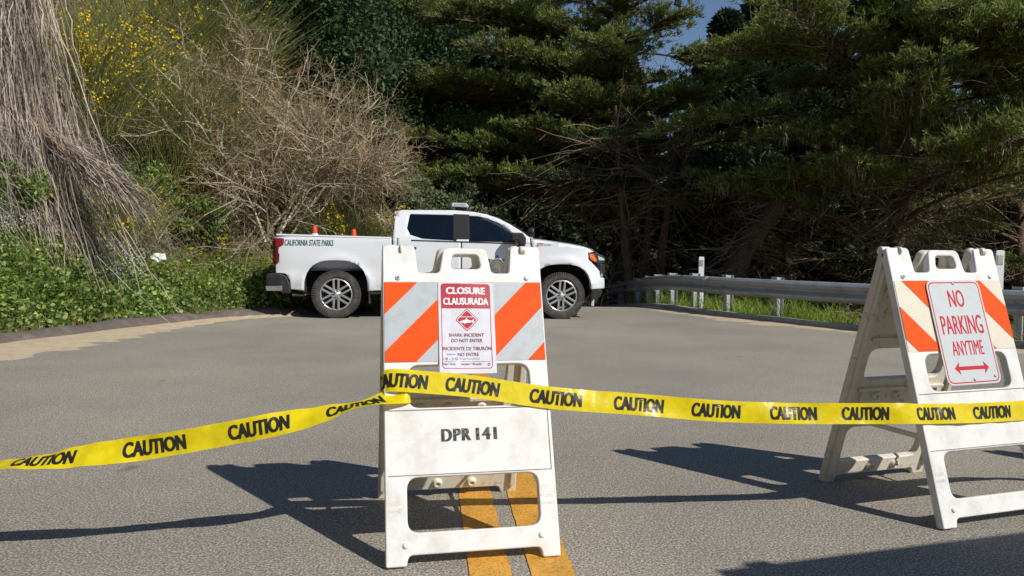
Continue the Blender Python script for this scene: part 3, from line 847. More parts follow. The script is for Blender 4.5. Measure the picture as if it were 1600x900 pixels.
# ------------------------------------------------------------------ caution tape
def onplane(px, py, Wm, off):
    d = CAM_ROT @ Vector(((px - 800) / F_PX, -(py - 450) / F_PX, -1))
    n_ = (Wm.to_3x3() @ Vector((0, 0, 1))).normalized(); p0 = Wm @ Vector((0, 0, SURF + off))
    o_ = Vector((0, 0, CAM_H)); t_ = (p0 - o_).dot(n_) / d.dot(n_)
    return o_ + d * t_
v1 = (W1.to_3x3() @ Vector((0, 1, 0))).normalized(); n1v = (W1.to_3x3() @ Vector((0, 0, 1))).normalized()
v2 = (W2.to_3x3() @ Vector((0, 1, 0))).normalized(); n2v = (W2.to_3x3() @ Vector((0, 0, 1))).normalized()
up = Vector((0, 0, 1))
pts, wid = [], []
def P(p, w_): pts.append(tuple(p)); wid.append(tuple(w_))
def tilt(a, ax=Vector((1, 0, 0))): return Matrix.Rotation(R(a), 3, ax) @ up
P((-3.05, 2.30, .50), tilt(30)); P((-2.3, 2.42, .44), tilt(-40)); P(pixd(-90, 726, 2.50), tilt(-96)); P(pixd(20, 725, 2.53), tilt(-84)); P(pixd(120, 713, 2.54), tilt(-45)); P(pixd(250, 696, 2.56), tilt(-2)); P(pixd(400, 669, 2.60), tilt(-8))
P(pixd(500, 648, 2.63), tilt(-52)); P(pixd(565, 631, 2.655), tilt(-82))
a_ = onplane(612, 620, W1, .006); P(a_, (v1 * .8 - n1v * .8).normalized())
b0 = onplane(636, 612, W1, .006); P(b0, v1)
bl = W1.inverted() @ b0
P(W1 @ Vector((-PW / 2 + .092, bl.y + .01, 0)), v1)
P(W1 @ Vector((-PW / 2 + .06, bl.y + .02, -SURF - .008)), v1)
P(W1 @ Vector((-PW / 2 + .01, bl.y + .03, -SURF - .006)), v1)
P(W1 @ Vector((-PW / 2 - .008, bl.y + .035, 0)), v1)
P(onplane(612, 594, W1, .013), v1); P(onplane(660, 597, W1, .014), v1); P(onplane(740, 604, W1, .011), v1); P(onplane(866, 622, W1, .010), v1)
e1 = Vector(pts[-1]); g0 = onplane(1402, 646, W2, .010)
for px, py, f in ((1000, 632, .28), (1120, 642, .52), (1250, 646, .76)):
    P(pixd(px, py, e1.y + (g0.y - e1.y) * f), tilt(-14))
P(g0, v2)
for q_, w_ in ((1440, 646.5), (1485, 646), (1530, 645), (1570, 643), (1598, 641)): P(onplane(q_, w_, W2, .010), v2)
g1 = Vector(pts[-1])
P(g1 + Vector((.12, .03, .01)), v2); P(g1 + Vector((.6, .08, .06)), tilt(10)); P((3.7, 3.05, .74), up)
NS = 900
tp = smoothpath(pts, NS); tw = nrm(smoothpath(wid, NS))
tt_ = nrm(np.gradient(tp, axis=0)); tw = nrm(tw - tt_ * np.sum(tw * tt_, -1, keepdims=True)); tn = np.cross(tt_, tw)
sl = np.r_[0, np.cumsum(np.linalg.norm(np.diff(tp, axis=0), axis=1))]
TWD = .082
free = np.minimum(1, np.abs(tp[:, 0] - c1.x) * 2)
def tape_pt(s_, w_, lift):
    f = np.clip(np.interp(s_, sl, np.arange(NS)), 0, NS - 1.001); k = f.astype(int); u = (f - k)[:, None]
    L = lambda A: A[k] * (1 - u) + A[k + 1] * u
    rip = (.0028 * np.sin(s_ * 23 + w_ * 18) + .0018 * np.sin(s_ * 57 - w_ * 30) + .003 * np.sin(s_ * 9 + 40 * w_)) * np.interp(f, np.arange(NS), free)
    return L(tp) + L(tw) * w_[:, None] + L(tn) * (rip + lift)[:, None]
ss = np.linspace(0, sl[-1] - .002, NS); ww = np.linspace(-TWD / 2, TWD / 2, 7)
SS, WW = np.meshgrid(ss, ww, indexing='ij')
V = tape_pt(SS.ravel(), WW.ravel(), np.zeros(SS.size))
i = np.arange(SS.size).reshape(SS.shape)
F = np.stack([i[:-1, :-1], i[1:, :-1], i[1:, 1:], i[:-1, 1:]], -1).reshape(-1, 4)
tape = tag(link('caution_tape', mesh_np('caution_tape', V, F, True), M['tape']), 'yellow plastic CAUTION tape strung between the two white barricades', 'caution tape')
def proj_px(p):
    v = CAM_ROT.transposed() @ (Vector(p) - Vector((0, 0, CAM_H))); return 800 + F_PX * v.x / -v.z
pxs = np.array([proj_px(p) for p in tp]); wrap = int(np.argmin(np.linalg.norm(tp - np.array(W1 @ Vector((-PW / 2 - .008, bl.y + .035, 0))), axis=1)))
def word(px, right):
    ks = np.arange(wrap + 1, NS) if right else np.arange(0, max(wrap - 25, 1))
    s0 = sl[ks[np.argmin(np.abs(pxs[ks] - px))]]
    me = text_mesh('CAUTION', w=.208 if not right else .200, h=.052, bold=.02, fat=.05)
    fine(me, .0125)
    def f(V_):
        x_, y_ = V_[:, 0], V_[:, 1]
        sv = s0 + x_ + y_ * .06
        a = tape_pt(np.clip(sv, 0, sl[-1] - .003), y_, np.zeros(len(x_)))
        b_ = tape_pt(np.clip(sv, 0, sl[-1] - .003), y_, V_[:, 2] + .0014)
        c_ = tape_pt(np.clip(sv, 0, sl[-1] - .003), y_, -V_[:, 2] - .0014)
        da = np.linalg.norm(b_ - np.array([0, 0, CAM_H]), axis=1); dc = np.linalg.norm(c_ - np.array([0, 0, CAM_H]), axis=1)
        return b_ if da.mean() < dc.mean() else c_
    set_co(me, f)
    link('caution_lettering', me, M['tape_ink'], tape)
for px in (68, 243, 405, 557): word(px, False)
for px in (625, 738, 870, 997, 1119, 1239, 1355, 1462, 1551): word(px, True)

# barricades just outside the frame to which the tape runs on, and an unseen board added to throw the shadow at lower right
def off_barricade(x, y, yaw, label):
    c_ = copy_tree(bar2); c_.location = (x, y, .003); c_.rotation_euler = (0, 0, yaw); c_['label'] = label
    return c_
off_barricade(-3.25, 2.62, R(-4), 'white plastic folding barricade without sign at the bank end of the tape')
off_barricade(3.95, 3.42, R(10), 'white plastic folding barricade without sign beside the added timber shadow board')
nb = tag(empty('shadow_board', (3.26, 1.40, 0), R(17)), 'unseen plain timber board on two square posts added to shade the road edge', 'shadow caster')
M['timber'] = simple('timber', rgb(120, 92, 66), .85, dirt=rgb(78, 58, 42), dirt_amt=.9, dirt_scale=8)
box('board', (0, 0, 1.35), (1.75, .045, 1.02), M['timber'], nb, .006)
for sx in (-.75, .75): box('post', (sx, .07, .90), (.09, .09, 1.80), M['timber'], nb, .006)
for zz in (.92, 1.78): box('trim_board', (0, -.035, zz), (1.70, .025, .09), M['timber'], nb, .004)

# ------------------------------------------------------------------ pickup truck
K_ = .01064
def tx(px): return (px - 525) * K_
def tz(py): return (497 - py) * K_
def tp_(pts): return [(tx(p[0]), tz(p[1]), *p[2:]) for p in pts]
Pr, Pf = pix(525, 497.5), pix(877, 498.5)
tdir = (Pf - Pr); tdir.z = 0; tyaw = math.atan2(tdir.y, tdir.x)
TS = tdir.length / 3.745
truck = empty('pickup_truck')
tax = tdir.normalized(); tperp = Vector((-tax.y, tax.x, 0))
truck.location = Pr + tperp * (1.0 * TS)
truck.rotation_euler = (0, 0, tyaw)
truck.scale = (TS,) * 3
tag(truck, 'white crew cab pickup truck lettered CALIFORNIA STATE PARKS parked across the road', 'pickup truck')

def hw(x, z):
    x = np.asarray(x, float); z = np.asarray(z, float)
    w = 1.0 - .05 * np.clip((.72 - z) / .35, 0, 1.3) ** 2 - .012 * np.clip((z - 1.0) / .3, 0, 1.0)
    w = w - .36 * np.clip(z - 1.30, 0, 1) - .012 * np.exp(-((z - .80) / .10) ** 2)
    w = w - .26 * np.clip((x - 3.75) / .80, 0, 1.1) ** 2.4
    w = w - .035 * np.clip((-.70 - x) / .3, 0, 1.2) ** 2
    for ax in (0.0, 3.745):    # wheel arch lips
        r = np.hypot(x - ax, (z - .40) * .95)
        w = w + .028 * np.exp(-((r - .56) / .07) ** 2)
    return w

def side_sheet(name, outline, holes=(), mat=None, thick=.018, inset=0.0, parent=None, step=.08, both=True, smooth=True):
    res = []
    for sgn in ((-1, 1) if both else (-1,)):
        me = plate_mesh(name, [outline, *holes], 0, 0)
        bm = bmesh.new(); bm.from_mesh(me)
        xs_ = [v.co.x for v in bm.verts]; zs_ = [v.co.y for v in bm.verts]
        for ax, lo, hi in ((0, min(xs_), max(xs_)), (1, min(zs_), max(zs_))):
            for q in np.arange(math.ceil(lo / step) * step, hi, step):
                co_ = [0, 0, 0]; co_[ax] = q; no_ = [0, 0, 0]; no_[ax] = 1
                bmesh.ops.bisect_plane(bm, geom=bm.verts[:] + bm.edges[:] + bm.faces[:], plane_co=co_, plane_no=no_)
        bmesh.ops.remove_doubles(bm, verts=bm.verts, dist=.0004)
        for v in bm.verts:
            x, z = v.co.x, v.co.y
            v.co = (x, sgn * (float(hw(x, z)) - inset), z)
        bmesh.ops.recalc_face_normals(bm, faces=bm.faces)
        f0 = max(bm.faces, key=lambda f: f.calc_area()); bm.normal_update()
        if f0.normal.y * sgn < 0: bmesh.ops.reverse_faces(bm, faces=bm.faces)
        bm.to_mesh(me); bm.free()
        o = link(name, me, mat, parent or truck, smooth)
        if thick:
            so = o.modifiers.new('thickness', 'SOLIDIFY'); so.thickness = thick; so.offset = -1
        res.append(o)
    return res

def arch(cx, z0, w, top, x_from, x_to, n=18):
    """arch from x_from to x_to over a wheel centred at cx"""
    out = []
    for k in range(n + 1):
        a = math.pi * k / n
        c, s = math.cos(a), math.sin(a)
        e = .72
        x = cx - w * math.copysign(abs(c) ** e, c); z = z0 + (top - z0) * abs(s) ** e
        out.append((x, z))
    return out

PA = M['paint']
# bed side
Z_SILL = .47
rear_arch = arch(0, .45, .515, .955, 0, 0)
bed = [(tx(433.5), tz(370)), (tx(436), tz(368.6)), (tx(609.5), tz(372)), (tx(609.5), Z_SILL)] + [(x, z) for x, z in rear_arch[::-1]] + [(tx(456), .48), (tx(455), .62), (tx(449), .73), (tx(433), .745)]
bed_o = side_sheet('bed_side', bed, (), PA)
# cab: lower doors
side_sheet('rear_door', round_poly([(tx(620), Z_SILL + .06, .05), (tx(716.8), Z_SILL + .01), (tx(716.8), tz(377)), (tx(618), tz(371))], .01), (), PA)
side_sheet('front_door', round_poly([(tx(718.2), Z_SILL + .01), (tx(822), Z_SILL + .01, .05), (tx(828.5), tz(400)), (tx(826), tz(377.5)), (tx(718.2), tz(377))], .01), (), PA)
side_sheet('cab_corner', [(tx(611.5), Z_SILL), (tx(619), Z_SILL), (tx(619.2), Z_SILL + .08), (tx(617.2), tz(371.5)), (tx(611.5), tz(371.5))], (), PA)
# window frame: roof line, pillars
frame = [(tx(611.5), tz(371.0)), (tx(613.5), tz(345)), (tx(616.5), tz(330)), (tx(624), tz(327.4)), (tx(706), tz(326.6)), (tx(738), tz(328.8)), (tx(758), tz(332.5)), (tx(776), tz(338.5)), (tx(795), tz(348)), (tx(812), tz(358.5)), (tx(825.5), tz(368.5)), (tx(826), tz(377.0)), (tx(717.5), tz(376.5))]
w_rear = round_poly(tp_([(637, 333.2), (706.5, 334), (706, 375), (657, 372.4), (638, 366.5), (632.8, 356)]), .03, 4)
w_front = round_poly(tp_([(728.5, 334.6), (744, 335.4), (760, 339), (776.6, 345.8), (795, 358.5), (802, 364.5), (803.5, 376.3), (729, 376.0)]), .015, 4)
side_sheet('window_frame', frame, (w_rear, w_front), PA, .03)
side_sheet('rear_window', w_rear, (), M['glass'], 0, .012)
side_sheet('front_window', w_front, (), M['glass'], 0, .012)
side_sheet('pillar_trim', tp_([(705.2, 332.4), (730.0, 333.0), (730.8, 377.0), (704.6, 376.4)]), (), M['dark'], .004, -.003)
side_sheet('belt_trim', tp_([(640, 374.0), (803, 377.3), (803, 379.0), (640, 376.0)]), (), M['black_plastic'], .004, -.005)
# front fender with arch, joined to the hood line
fa = arch(3.745, .45, .500, .925, 0, 0)
fender = [(tx(829.5), Z_SILL)] + [(x, z) for x, z in fa] + [(tx(925), .52), (tx(943), .56), (tx(948), .74), (tx(944), tz(424)), (tx(934), tz(414)), (tx(921), tz(402.5)), (tx(919.5), tz(391.5)), (tx(930), tz(389.5)), (tx(917), tz(383.5)), (tx(893), tz(379.2)), (tx(870), tz(376.2)), (tx(845), tz(373)), (tx(827.3), tz(371)), (tx(830), tz(400))]
side_sheet('front_fender', fender, (), PA)
side_sheet('door_sill', [(tx(575), .40), (tx(830), .40), (tx(830), Z_SILL - .006), (tx(575), Z_SILL - .006)], (), M['black_plastic'], .03, .02)
# dark gap filler behind the seams
for sg in (-1, 1):
    boxes('inner_shell', [((2.05, sg * .92, .86), (2.40, .02, .80)), ((.88, sg * .90, .95), (.12, .02, .70))], M['dark'], truck)

def grid_surf(name, P_, mat, thick=.0, smooth=True, parent=None, flip=False):
    P_ = np.asarray(P_, float); a, b_ = P_.shape[:2]
    i_ = np.arange(a * b_).reshape(a, b_)
    F_ = np.stack([i_[:-1, :-1], i_[1:, :-1], i_[1:, 1:], i_[:-1, 1:]], -1).reshape(-1, 4)
    if flip: F_ = F_[:, ::-1]
    o = link(name, mesh_np(name, P_.reshape(-1, 3), F_, smooth), mat, parent or truck)
    if thick:
        so = o.modifiers.new('thickness', 'SOLIDIFY'); so.thickness = thick; so.offset = -1
    return o
tt = np.linspace(-1, 1, 21)
def across(xs_, zs_, crown, edge_drop=0.0, inset=.0):
    return [[(x, t * (float(hw(x, z)) - inset), z + crown * (1 - abs(t) ** 2.5) - edge_drop * abs(t) ** 8) for t in tt] for x, z in zip(xs_, zs_)]
rl = [(613.5, 345), (615, 335), (617.5, 330.2), (624, 327.4), (650, 327), (680, 326.7), (706, 326.6), (725, 327.6), (738, 328.8), (758, 332.5)]
grid_surf('roof', across([tx(a) for a, _ in rl], [tz(b_) for _, b_ in rl], .028, inset=.0), PA, 0, flip=False)
ws = [(758, 332.7), (776, 338.7), (795, 348.2), (812, 358.7), (825.5, 368.7)]
grid_surf('windshield', [[(x + .16 * (1 - abs(t) ** 2), t * (float(hw(x, z)) - .03), z + .012) for t in tt] for x, z in [(tx(a), tz(b_)) for a, b_ in ws]], M['glass'])
hd = [(827, 370.9), (845, 372.9), (870, 376.0), (893, 379.0), (917, 383.3), (930, 388.0), (939, 393.5), (945, 399)]
hz = [(tx(a), tz(b_)) for a, b_ in hd]
grid_surf('hood', [[(x + (.05 * (1 - t * t) if j > 4 else 0), t * (float(hw(x, z)) - .004), z + .022 * (1 - abs(t) ** 4) + .012 * math.exp(-((abs(t) - .55) / .16) ** 2) * (1 if j < 6 else .4)) for t in tt] for j, (x, z) in enumerate(hz)], PA)
boxes('cowl', [((3.24, 0, 1.33), (.16, 1.70, .03))], M['black_plastic'], truck)
# nose: grille, bumper, valance as curved bands
def band(name, prof_, mat, half, curve=.24, thick=.0):
    t2 = np.linspace(-1, 1, 25)
    return grid_surf(name, [[(x - curve * abs(t) ** 2.6, t * half, z) for t in t2] for x, z in prof_], mat, thick, parent=truck)
band('hood_lip', [(tx(944), tz(396)), (tx(950), tz(401)), (tx(952), tz(404))], PA, .82)
gri = band('grille', [(tx(950.5), tz(403)), (tx(952.5), tz(412)), (tx(951.5), tz(426)), (tx(949), tz(431))], M['black_plastic'], .82)
for k in range(4):
    z_ = tz(405 + 6.5 * k)
    o = band('grille_bar', [(tx(953.0), z_ + .014), (tx(955.0), z_), (tx(953.0), z_ - .014)], M['black_plastic'], .80); o.parent = gri
band('front_bumper', [(tx(948), tz(430.5)), (tx(953.5), tz(434)), (tx(954.5), tz(442)), (tx(952), tz(449))], PA, .93, .30)
band('valance', [(tx(952.5), tz(448.5)), (tx(955.5), tz(452)), (tx(953), tz(460)), (tx(945), tz(468)), (tx(934), tz(473))], M['black_plastic'], .93, .34)
side_sheet('valance_side', round_poly(tp_([(924, 449.5), (943.5, 449.5), (947, 452), (945, 461), (934, 472), (926, 472)]), .02), (), M['black_plastic'], .02, -.006)
side_sheet('bumper_side', round_poly(tp_([(936, 432), (944, 429), (950, 433), (951, 448.8), (924.5, 448.8), (925, 440)]), .02), (), PA, .02, -.004)
for o, sg in zip(side_sheet('headlight', round_poly(tp_([(920, 391.8), (934, 391.5), (947, 395), (951, 400), (951, 407), (944, 409), (936, 409.5), (928, 404)]), .01), (), M['black_plastic'], .03, -.004), (-1, 1)):
    am = side_sheet('amber_lens', round_poly(tp_([(920.8, 392.6), (929.5, 393.8), (935.5, 404.5), (932, 406.5), (924.5, 402.5)]), .006), (), M['amber'], .004, -.012, o, both=False)[0]
    ln = side_sheet('lamp_lens', round_poly(tp_([(937, 396), (949.5, 400.5), (950, 404), (938.5, 403)]), .006), (), M['lens'], .004, -.012, o, both=False)[0]
    if sg > 0:
        for q in (am, ln): set_co(q.data, lambda V_: V_ * np.array([1, -1, 1]))
side_sheet('grille_edge', round_poly(tp_([(942, 410), (951.5, 409), (951, 428), (945, 431), (941, 424)]), .015), (), M['black_plastic'], .02, -.003)
side_sheet('fog_lamp_trim', round_poly(tp_([(943.5, 424), (948, 426), (946.5, 432), (942, 430)]), .006), (), M['chrome'], .006, -.010)

# bed box: floor, inner walls, front wall, tailgate, rail caps
XB0, XB1, ZB = tx(433), tx(609), .80
boxes('bed_floor', [(((XB0 + XB1) / 2, 0, ZB), (XB1 - XB0, 1.86, .03))], M['black_plastic'], truck)
for sg in (-1, 1):
    boxes('bed_inner_wall', [(((XB0 + XB1) / 2, sg * .84, (ZB + 1.33) / 2), (XB1 - XB0 - .04, .03, 1.33 - ZB))], PA, truck)
    cap = [[(x, sg * y_, z_) for y_, z_ in ((.985, tz(370.5)), (.975, tz(369)), (.93, tz(368.4)), (.85, tz(368.8)), (.83, tz(371)))] for x in np.linspace(XB0 + .02, XB1 - .002, 12)]
    for j, row in enumerate(cap):
        f = j / 11; cap[j] = [(x, y_, z_ - f * .030 + .012) for x, y_, z_ in row]
    grid_surf('bed_rail', cap, PA, .0, flip=sg > 0)
boxes('bed_front_wall', [((XB1 - .02, 0, 1.06), (.04, 1.84, .54))], PA, truck)
tg = box('tailgate', (XB0 + .012, 0, 1.045), (.05, 1.72, .62), PA, truck, .012)
box('tailgate_handle', (XB0 - .018, 0, 1.22), (.02, .26, .07), M['black_plastic'], tg, .006)
# cab back wall and rear window, floor, seats, cage bars
boxes('cab_back', [((tx(615), 0, .95), (.04, 1.86, .85)), ((tx(616), 0, 1.74), (.05, 1.50, .09)), ((tx(615), -.74, 1.52), (.04, .22, .36)), ((tx(615), .74, 1.52), (.04, .22, .36))], PA, truck)
boxes('back_window', [((tx(616) + .01, 0, 1.54), (.006, 1.28, .33))], M['glass'], truck)
boxes('cab_floor', [((2.1, 0, .62), (2.4, 1.78, .04))], M['dark'], truck)
boxes('dashboard', [((2.98, 0, 1.18), (.40, 1.66, .24))], M['seat'], truck, .03)
def seat_(x, y, w):
    s_ = box('seat', (x, y, .86), (.50, w, .22), M['seat'], truck, .05)
    box('seat_back', (x - .26, y, 1.20), (.15, w, .62), M['seat'], s_, .05, Matrix.Rotation(R(-10), 3, 'Y'))
    for q in ((0,) if w < .9 else (-.5, 0, .5)):
        box('headrest', (x - .36, y + q, 1.57), (.10, .26, .18), M['seat'], s_, .04)
seat_(2.35, -.42, .54); seat_(2.35, .42, .54); seat_(1.42, 0, 1.55)
wh = lathe('steering_wheel', [(.175 + .014 * math.cos(a), .014 * math.sin(a)) for a in np.linspace(0, 2 * math.pi, 9)], M['seat'], truck, 24, 'X')
wh.location = (2.76, .42, 1.22); wh.rotation_euler = (0, R(-22), 0)
for sg in (-1, 1):
    for x_ in np.arange(tx(640), tx(705), .055):
        V_, F_ = tubes(np.array([[(x_, sg * (hw(x_, 1.30) - .05), 1.30), (x_, sg * (hw(x_, 1.72) - .05), 1.72)]]), np.full((1, 2), .006), 5)
        link('cage_bar', mesh_np('cage_bar', V_, F_, True), M['steel'], truck)

# door handles, mirrors, fuel and small trim
for sg in (-1, 1):
    for px, py in ((637, 387), (736, 389)):
        x_, z_ = tx(px), tz(py); y_ = sg * (float(hw(x_, z_)) + .018)
        h_ = box('door_handle', (x_, y_, z_), (.235, .024, .036), M['black_plastic'], truck, .010)
        box('handle_recess', (x_, sg * (float(hw(x_, z_)) + .002), z_ - .012), (.15, .006, .05), M['black_plastic'], h_, .002)
    x_, z_ = tx(806), tz(371)
    mi = empty('door_mirror'); mi.parent = truck
    mi.location = (x_, sg * 1.14, z_)
    hm = round_poly([(-.125, .06, .03), (-.11, .10, .04), (.06, .10, .05), (.115, .02, .05), (.115, -.10, .03), (.02, -.10, .03), (-.02, -.02, .02), (-.125, -.03, .02)], .02)
    me_ = plate_mesh('mirror_housing', [hm], .20, .02, 2); o = link('mirror_housing', me_, M['black_plastic'], mi, True); o.rotation_euler = (R(90), 0, 0)
    lo = plate_mesh('mirror_foot', [round_poly([(0, -.08, .02), (.11, -.08, .02), (.125, -.19, .03), (.01, -.19, .03)], .02)], .12, .015, 2)
    o = link('mirror_foot', lo, M['black_plastic'], mi, True); o.rotation_euler = (R(90), 0, 0); o.location.y = -sg * .05
    box('mirror_arm', (.04, -sg * .12, -.13), (.07, .20, .05), M['black_plastic'], mi, .012)
    box('mirror_glass', (-.133, 0, .03), (.006, .15, .09), M['chrome'], mi, .002)
# tail lights
for sg, o in zip((-1, 1), side_sheet('tail_light', round_poly(tp_([(430, 373.8), (446, 374), (446.5, 380), (445, 384.5), (438.5, 388), (437.5, 395), (439.3, 399), (439, 410.5), (436, 413.5), (429, 413.8)]), .008), (), M['tail_dark'], .05, -.006)):
    t_ = side_sheet('tail_lens', round_poly(tp_([(431, 375), (445, 375.2), (445.4, 380), (443.8, 383.6), (438, 386), (431, 386.2)]), .006), (), M['tail_red'], .004, -.012, o, both=False)[0]
    if sg > 0: set_co(t_.data, lambda V_: V_ * np.array([1, -1, 1]))
# rear bumper: dark with chrome step, corner pieces
rbm = []
rb_side = round_poly(tp_([(419, 430.5), (424, 428), (440, 428), (450, 432), (455, 444), (456, 458.5), (444, 459.5), (440, 456.5), (421, 455), (418.5, 449)]), .02)
me_ = plate_mesh('rear_bumper', [rb_side], 1.94, .02, 2)
rbp = link('rear_bumper', me_, M['black_plastic'], truck); rbp.rotation_euler = (R(90), 0, 0)
for sg in (-1, 1):
    a = plate_mesh('bumper_step', [round_poly(tp_([(418.6, 447.5), (443, 447), (444, 454.5), (420, 454.8)]), .015)], .014, .003)
    o = link('bumper_step', a, M['chrome'], truck); o.rotation_euler = (R(90), 0, 0); o.location.y = sg * .992
    a = plate_mesh('bumper_recess', [round_poly(tp_([(422, 434), (440, 434), (442, 445), (421, 446)]), .02)], .014, .003)
    o = link('bumper_recess', a, M['dark'], truck); o.rotation_euler = (R(90), 0, 0); o.location.y = sg * .990
V_, F_ = tubes(np.array([[(tx(452), -.62, .38), (tx(466), -.60, .36), (tx(480), -.5, .40)]]), np.full((1, 3), .035), 12)
link('exhaust_pipe', mesh_np('exhaust_pipe', V_, F_, True), M['steel'], truck)
box('hitch', (tx(424), 0, .40), (.30, .08, .08), M['dark'], truck, .006)
# chassis, axles, liners, mud flaps
boxes('chassis', [((1.85, -.42, .50), (5.0, .10, .16)), ((1.85, .42, .50), (5.0, .10, .16)), ((2.2, 0, .48), (1.9, 1.5, .12)), ((.55, 0, .55), (.5, 1.6, .18)), ((-.72, 0, .55), (.3, 1.7, .14))], M['dark'], truck)
for ax in (0, 3.745):
    V_, F_ = tubes(np.array([[(ax, -.80, .39), (ax, .80, .39)]]), np.full((1, 2), .06), 10)
    link('axle', mesh_np('axle', V_, F_, True), M['dark'], truck)
    aw = .53 if ax == 0 else .515; at_ = .97 if ax == 0 else .94
    for sg in (-1, 1):
        ar = arch(ax, .42, aw, at_, 0, 0, 20)
        grid_surf('wheel_liner', [[(x, sg * y_, z) for y_ in (.975, .86, .72, .60)] for x, z in ar], M['liner'])
        boxes('inner_fender', [((ax, sg * .60, .70), (1.0, .02, .56))], M['dark'], truck)
for sg in (-1, 1):
    for px in (575.5, 829):
        box('mud_flap', (tx(px), sg * .86, .37), (.02, .24, .26), M['liner'], truck, .005)
    box('air_dam', (tx(930), sg * .72, .27), (.05, .26, .12), M['grey_plastic'], truck, .01)
# roof light bar, gps dome, spot lamp, antenna
lb = empty('light_bar'); lb.parent = truck; lb.location = (tx(717), -.25, tz(326.6) + .03)
me_ = plate_mesh('light_housing', [round_poly([(-.155, .052, .012), (-.145, .115, .015), (.10, .108, .02), (.155, .045, .015)], .01)], .62, .012, 2)
o = link('light_housing', me_, M['grey_plastic'], lb); o.rotation_euler = (R(90), 0, 0)
box('light_lens', (-.02, -.316, .078), (.20, .014, .036), M['lens'], lb, .005)
box('light_foot', (.02, 0, .022), (.20, .30, .055), M['black_plastic'], lb, .008)
lathe('roof_puck', [(0, .03), (.06, .028), (.085, .016), (.09, 0)], M['black_plastic'], truck, 16).location = (tx(648), -.25, tz(327) + .03)
sl_ = empty('spot_lamp'); sl_.parent = truck; sl_.location = (tx(828.5), -.93, tz(359.5))
lathe('lamp_shell', [(0, -.075), (.035, -.07), (.062, -.048), (.076, -.01), (.08, .025), (.076, .035), (.068, .036)], M['black_plastic'], sl_, 20, 'X')
lathe('lamp_glass', [(0, .044), (.04, .042), (.069, .034)], M['chrome'], sl_, 20, 'X')
V_, F_ = tubes(np.array([[(-.02, .0, -.06), (-.05, .03, -.09), (-.10, .08, -.10)]]), np.full((1, 3), .013), 8)
link('lamp_arm', mesh_np('lamp_arm', V_, F_, True), M['chrome'], sl_)
V_, F_ = tubes(np.array([[(tx(835), -.70, tz(372)), (tx(835.5), -.70, tz(340)), (tx(836), -.70, tz(308))]]), np.array([[.006, .0045, .003]]), 6)
link('antenna', mesh_np('antenna', V_, F_, True), M['dark'], truck)

# wheels
def make_wheel():
    w = empty('wheel')
    r0, rr, hwid = .397, .262, .132
    prof_ = [(rr, -hwid + .02), (rr + .012, -hwid + .004), (rr + .05, -hwid - .006), (r0 - .055, -hwid - .004), (r0 - .022, -hwid + .010), (r0 - .010, -hwid + .030), (r0 - .010, hwid - .03), (r0 - .055, hwid), (rr, hwid - .01)]
    ty = lathe('tyre', prof_, M['tyre'], w, 64, 'Y')
    bm = bmesh.new()
    for k in range(60):     # tread and shoulder lugs
        a = 2 * math.pi * k / 60
        rot = Matrix.Rotation(-a, 3, 'Y')
        for yy, wx, off in ((-.104, .030, 0), (-.035, .026, .5), (.035, .026, 0), (.104, .030, .5)):
            r_ = Matrix.Rotation(-(a + off * math.pi / 30), 3, 'Y')
            box_bm(bm, r_ @ Vector((r0 - .008, yy, 0)), (.014, .058, wx), r_)
        box_bm(bm, rot @ Vector((r0 - .036, -hwid - .0005, 0)), (.052, .010, .020 if k % 2 else .028), rot)
    link('tread', bm_mesh(bm, 'tread'), M['tyre'], ty)
    rim = lathe('rim', [(rr + .004, -hwid + .012), (rr - .004, -hwid + .004), (rr - .016, -hwid + .008), (rr - .022, -hwid + .03), (rr - .03, .02), (rr - .03, hwid - .01)], M['alloy'], w, 48, 'Y')
    link_back = lathe('brake_disc', [(0, -.01), (.19, -.01), (.19, .02)], M['brake'], w, 32, 'Y')
    bm = bmesh.new()
    for k in range(6):
        for s_ in (-1, 1):
            a = 2 * math.pi * (k + .5) / 6 + s_ * .165
            a0 = 2 * math.pi * (k + .5) / 6 + s_ * .62
            p0 = Vector((math.cos(a0) * .062, -hwid + .034, math.sin(a0) * .062)); p1 = Vector((math.cos(a) * (rr - .014), -hwid + .020, math.sin(a) * (rr - .014)))
            d_ = (p1 - p0); L_ = d_.length; d_.normalize(); y_ = Vector((0, 1, 0)); n_ = d_.cross(y_).normalized()
            rot = Matrix((d_, d_.cross(n_) * -1, n_)).transposed()
            vs = box_bm(bm, (p0 + p1) / 2, (L_, .036, .034), rot)
    link('spokes', bm_mesh(bm, 'spokes', .006, 2), M['alloy'], rim)
    hub = lathe('hub_cap', [(0, -hwid + .006), (.026, -hwid + .008), (.034, -hwid + .014), (.038, -hwid + .024), (.085, -hwid + .030), (.088, -hwid + .06)], M['alloy'], rim, 24, 'Y')
    for k in range(6):
        a = 2 * math.pi * k / 6
        l_ = lathe('lug_nut', [(0, -.014), (.007, -.014), (.010, -.008), (.010, .01)], M['dark'], rim, 8, 'Y'); l_.location = (math.cos(a) * .062, -hwid + .024, math.sin(a) * .062)
    return w
w0 = make_wheel(); w0.parent = truck; w0.location = (0, -.875, .394)
for ax, sg in ((3.745, -1), (0, 1), (3.745, 1)):
    c_ = copy_tree(w0, truck); c_.location = (ax, sg * .875, .394)
    c_.rotation_euler = (0, R(17 * ax), R(180) if sg > 0 else 0)

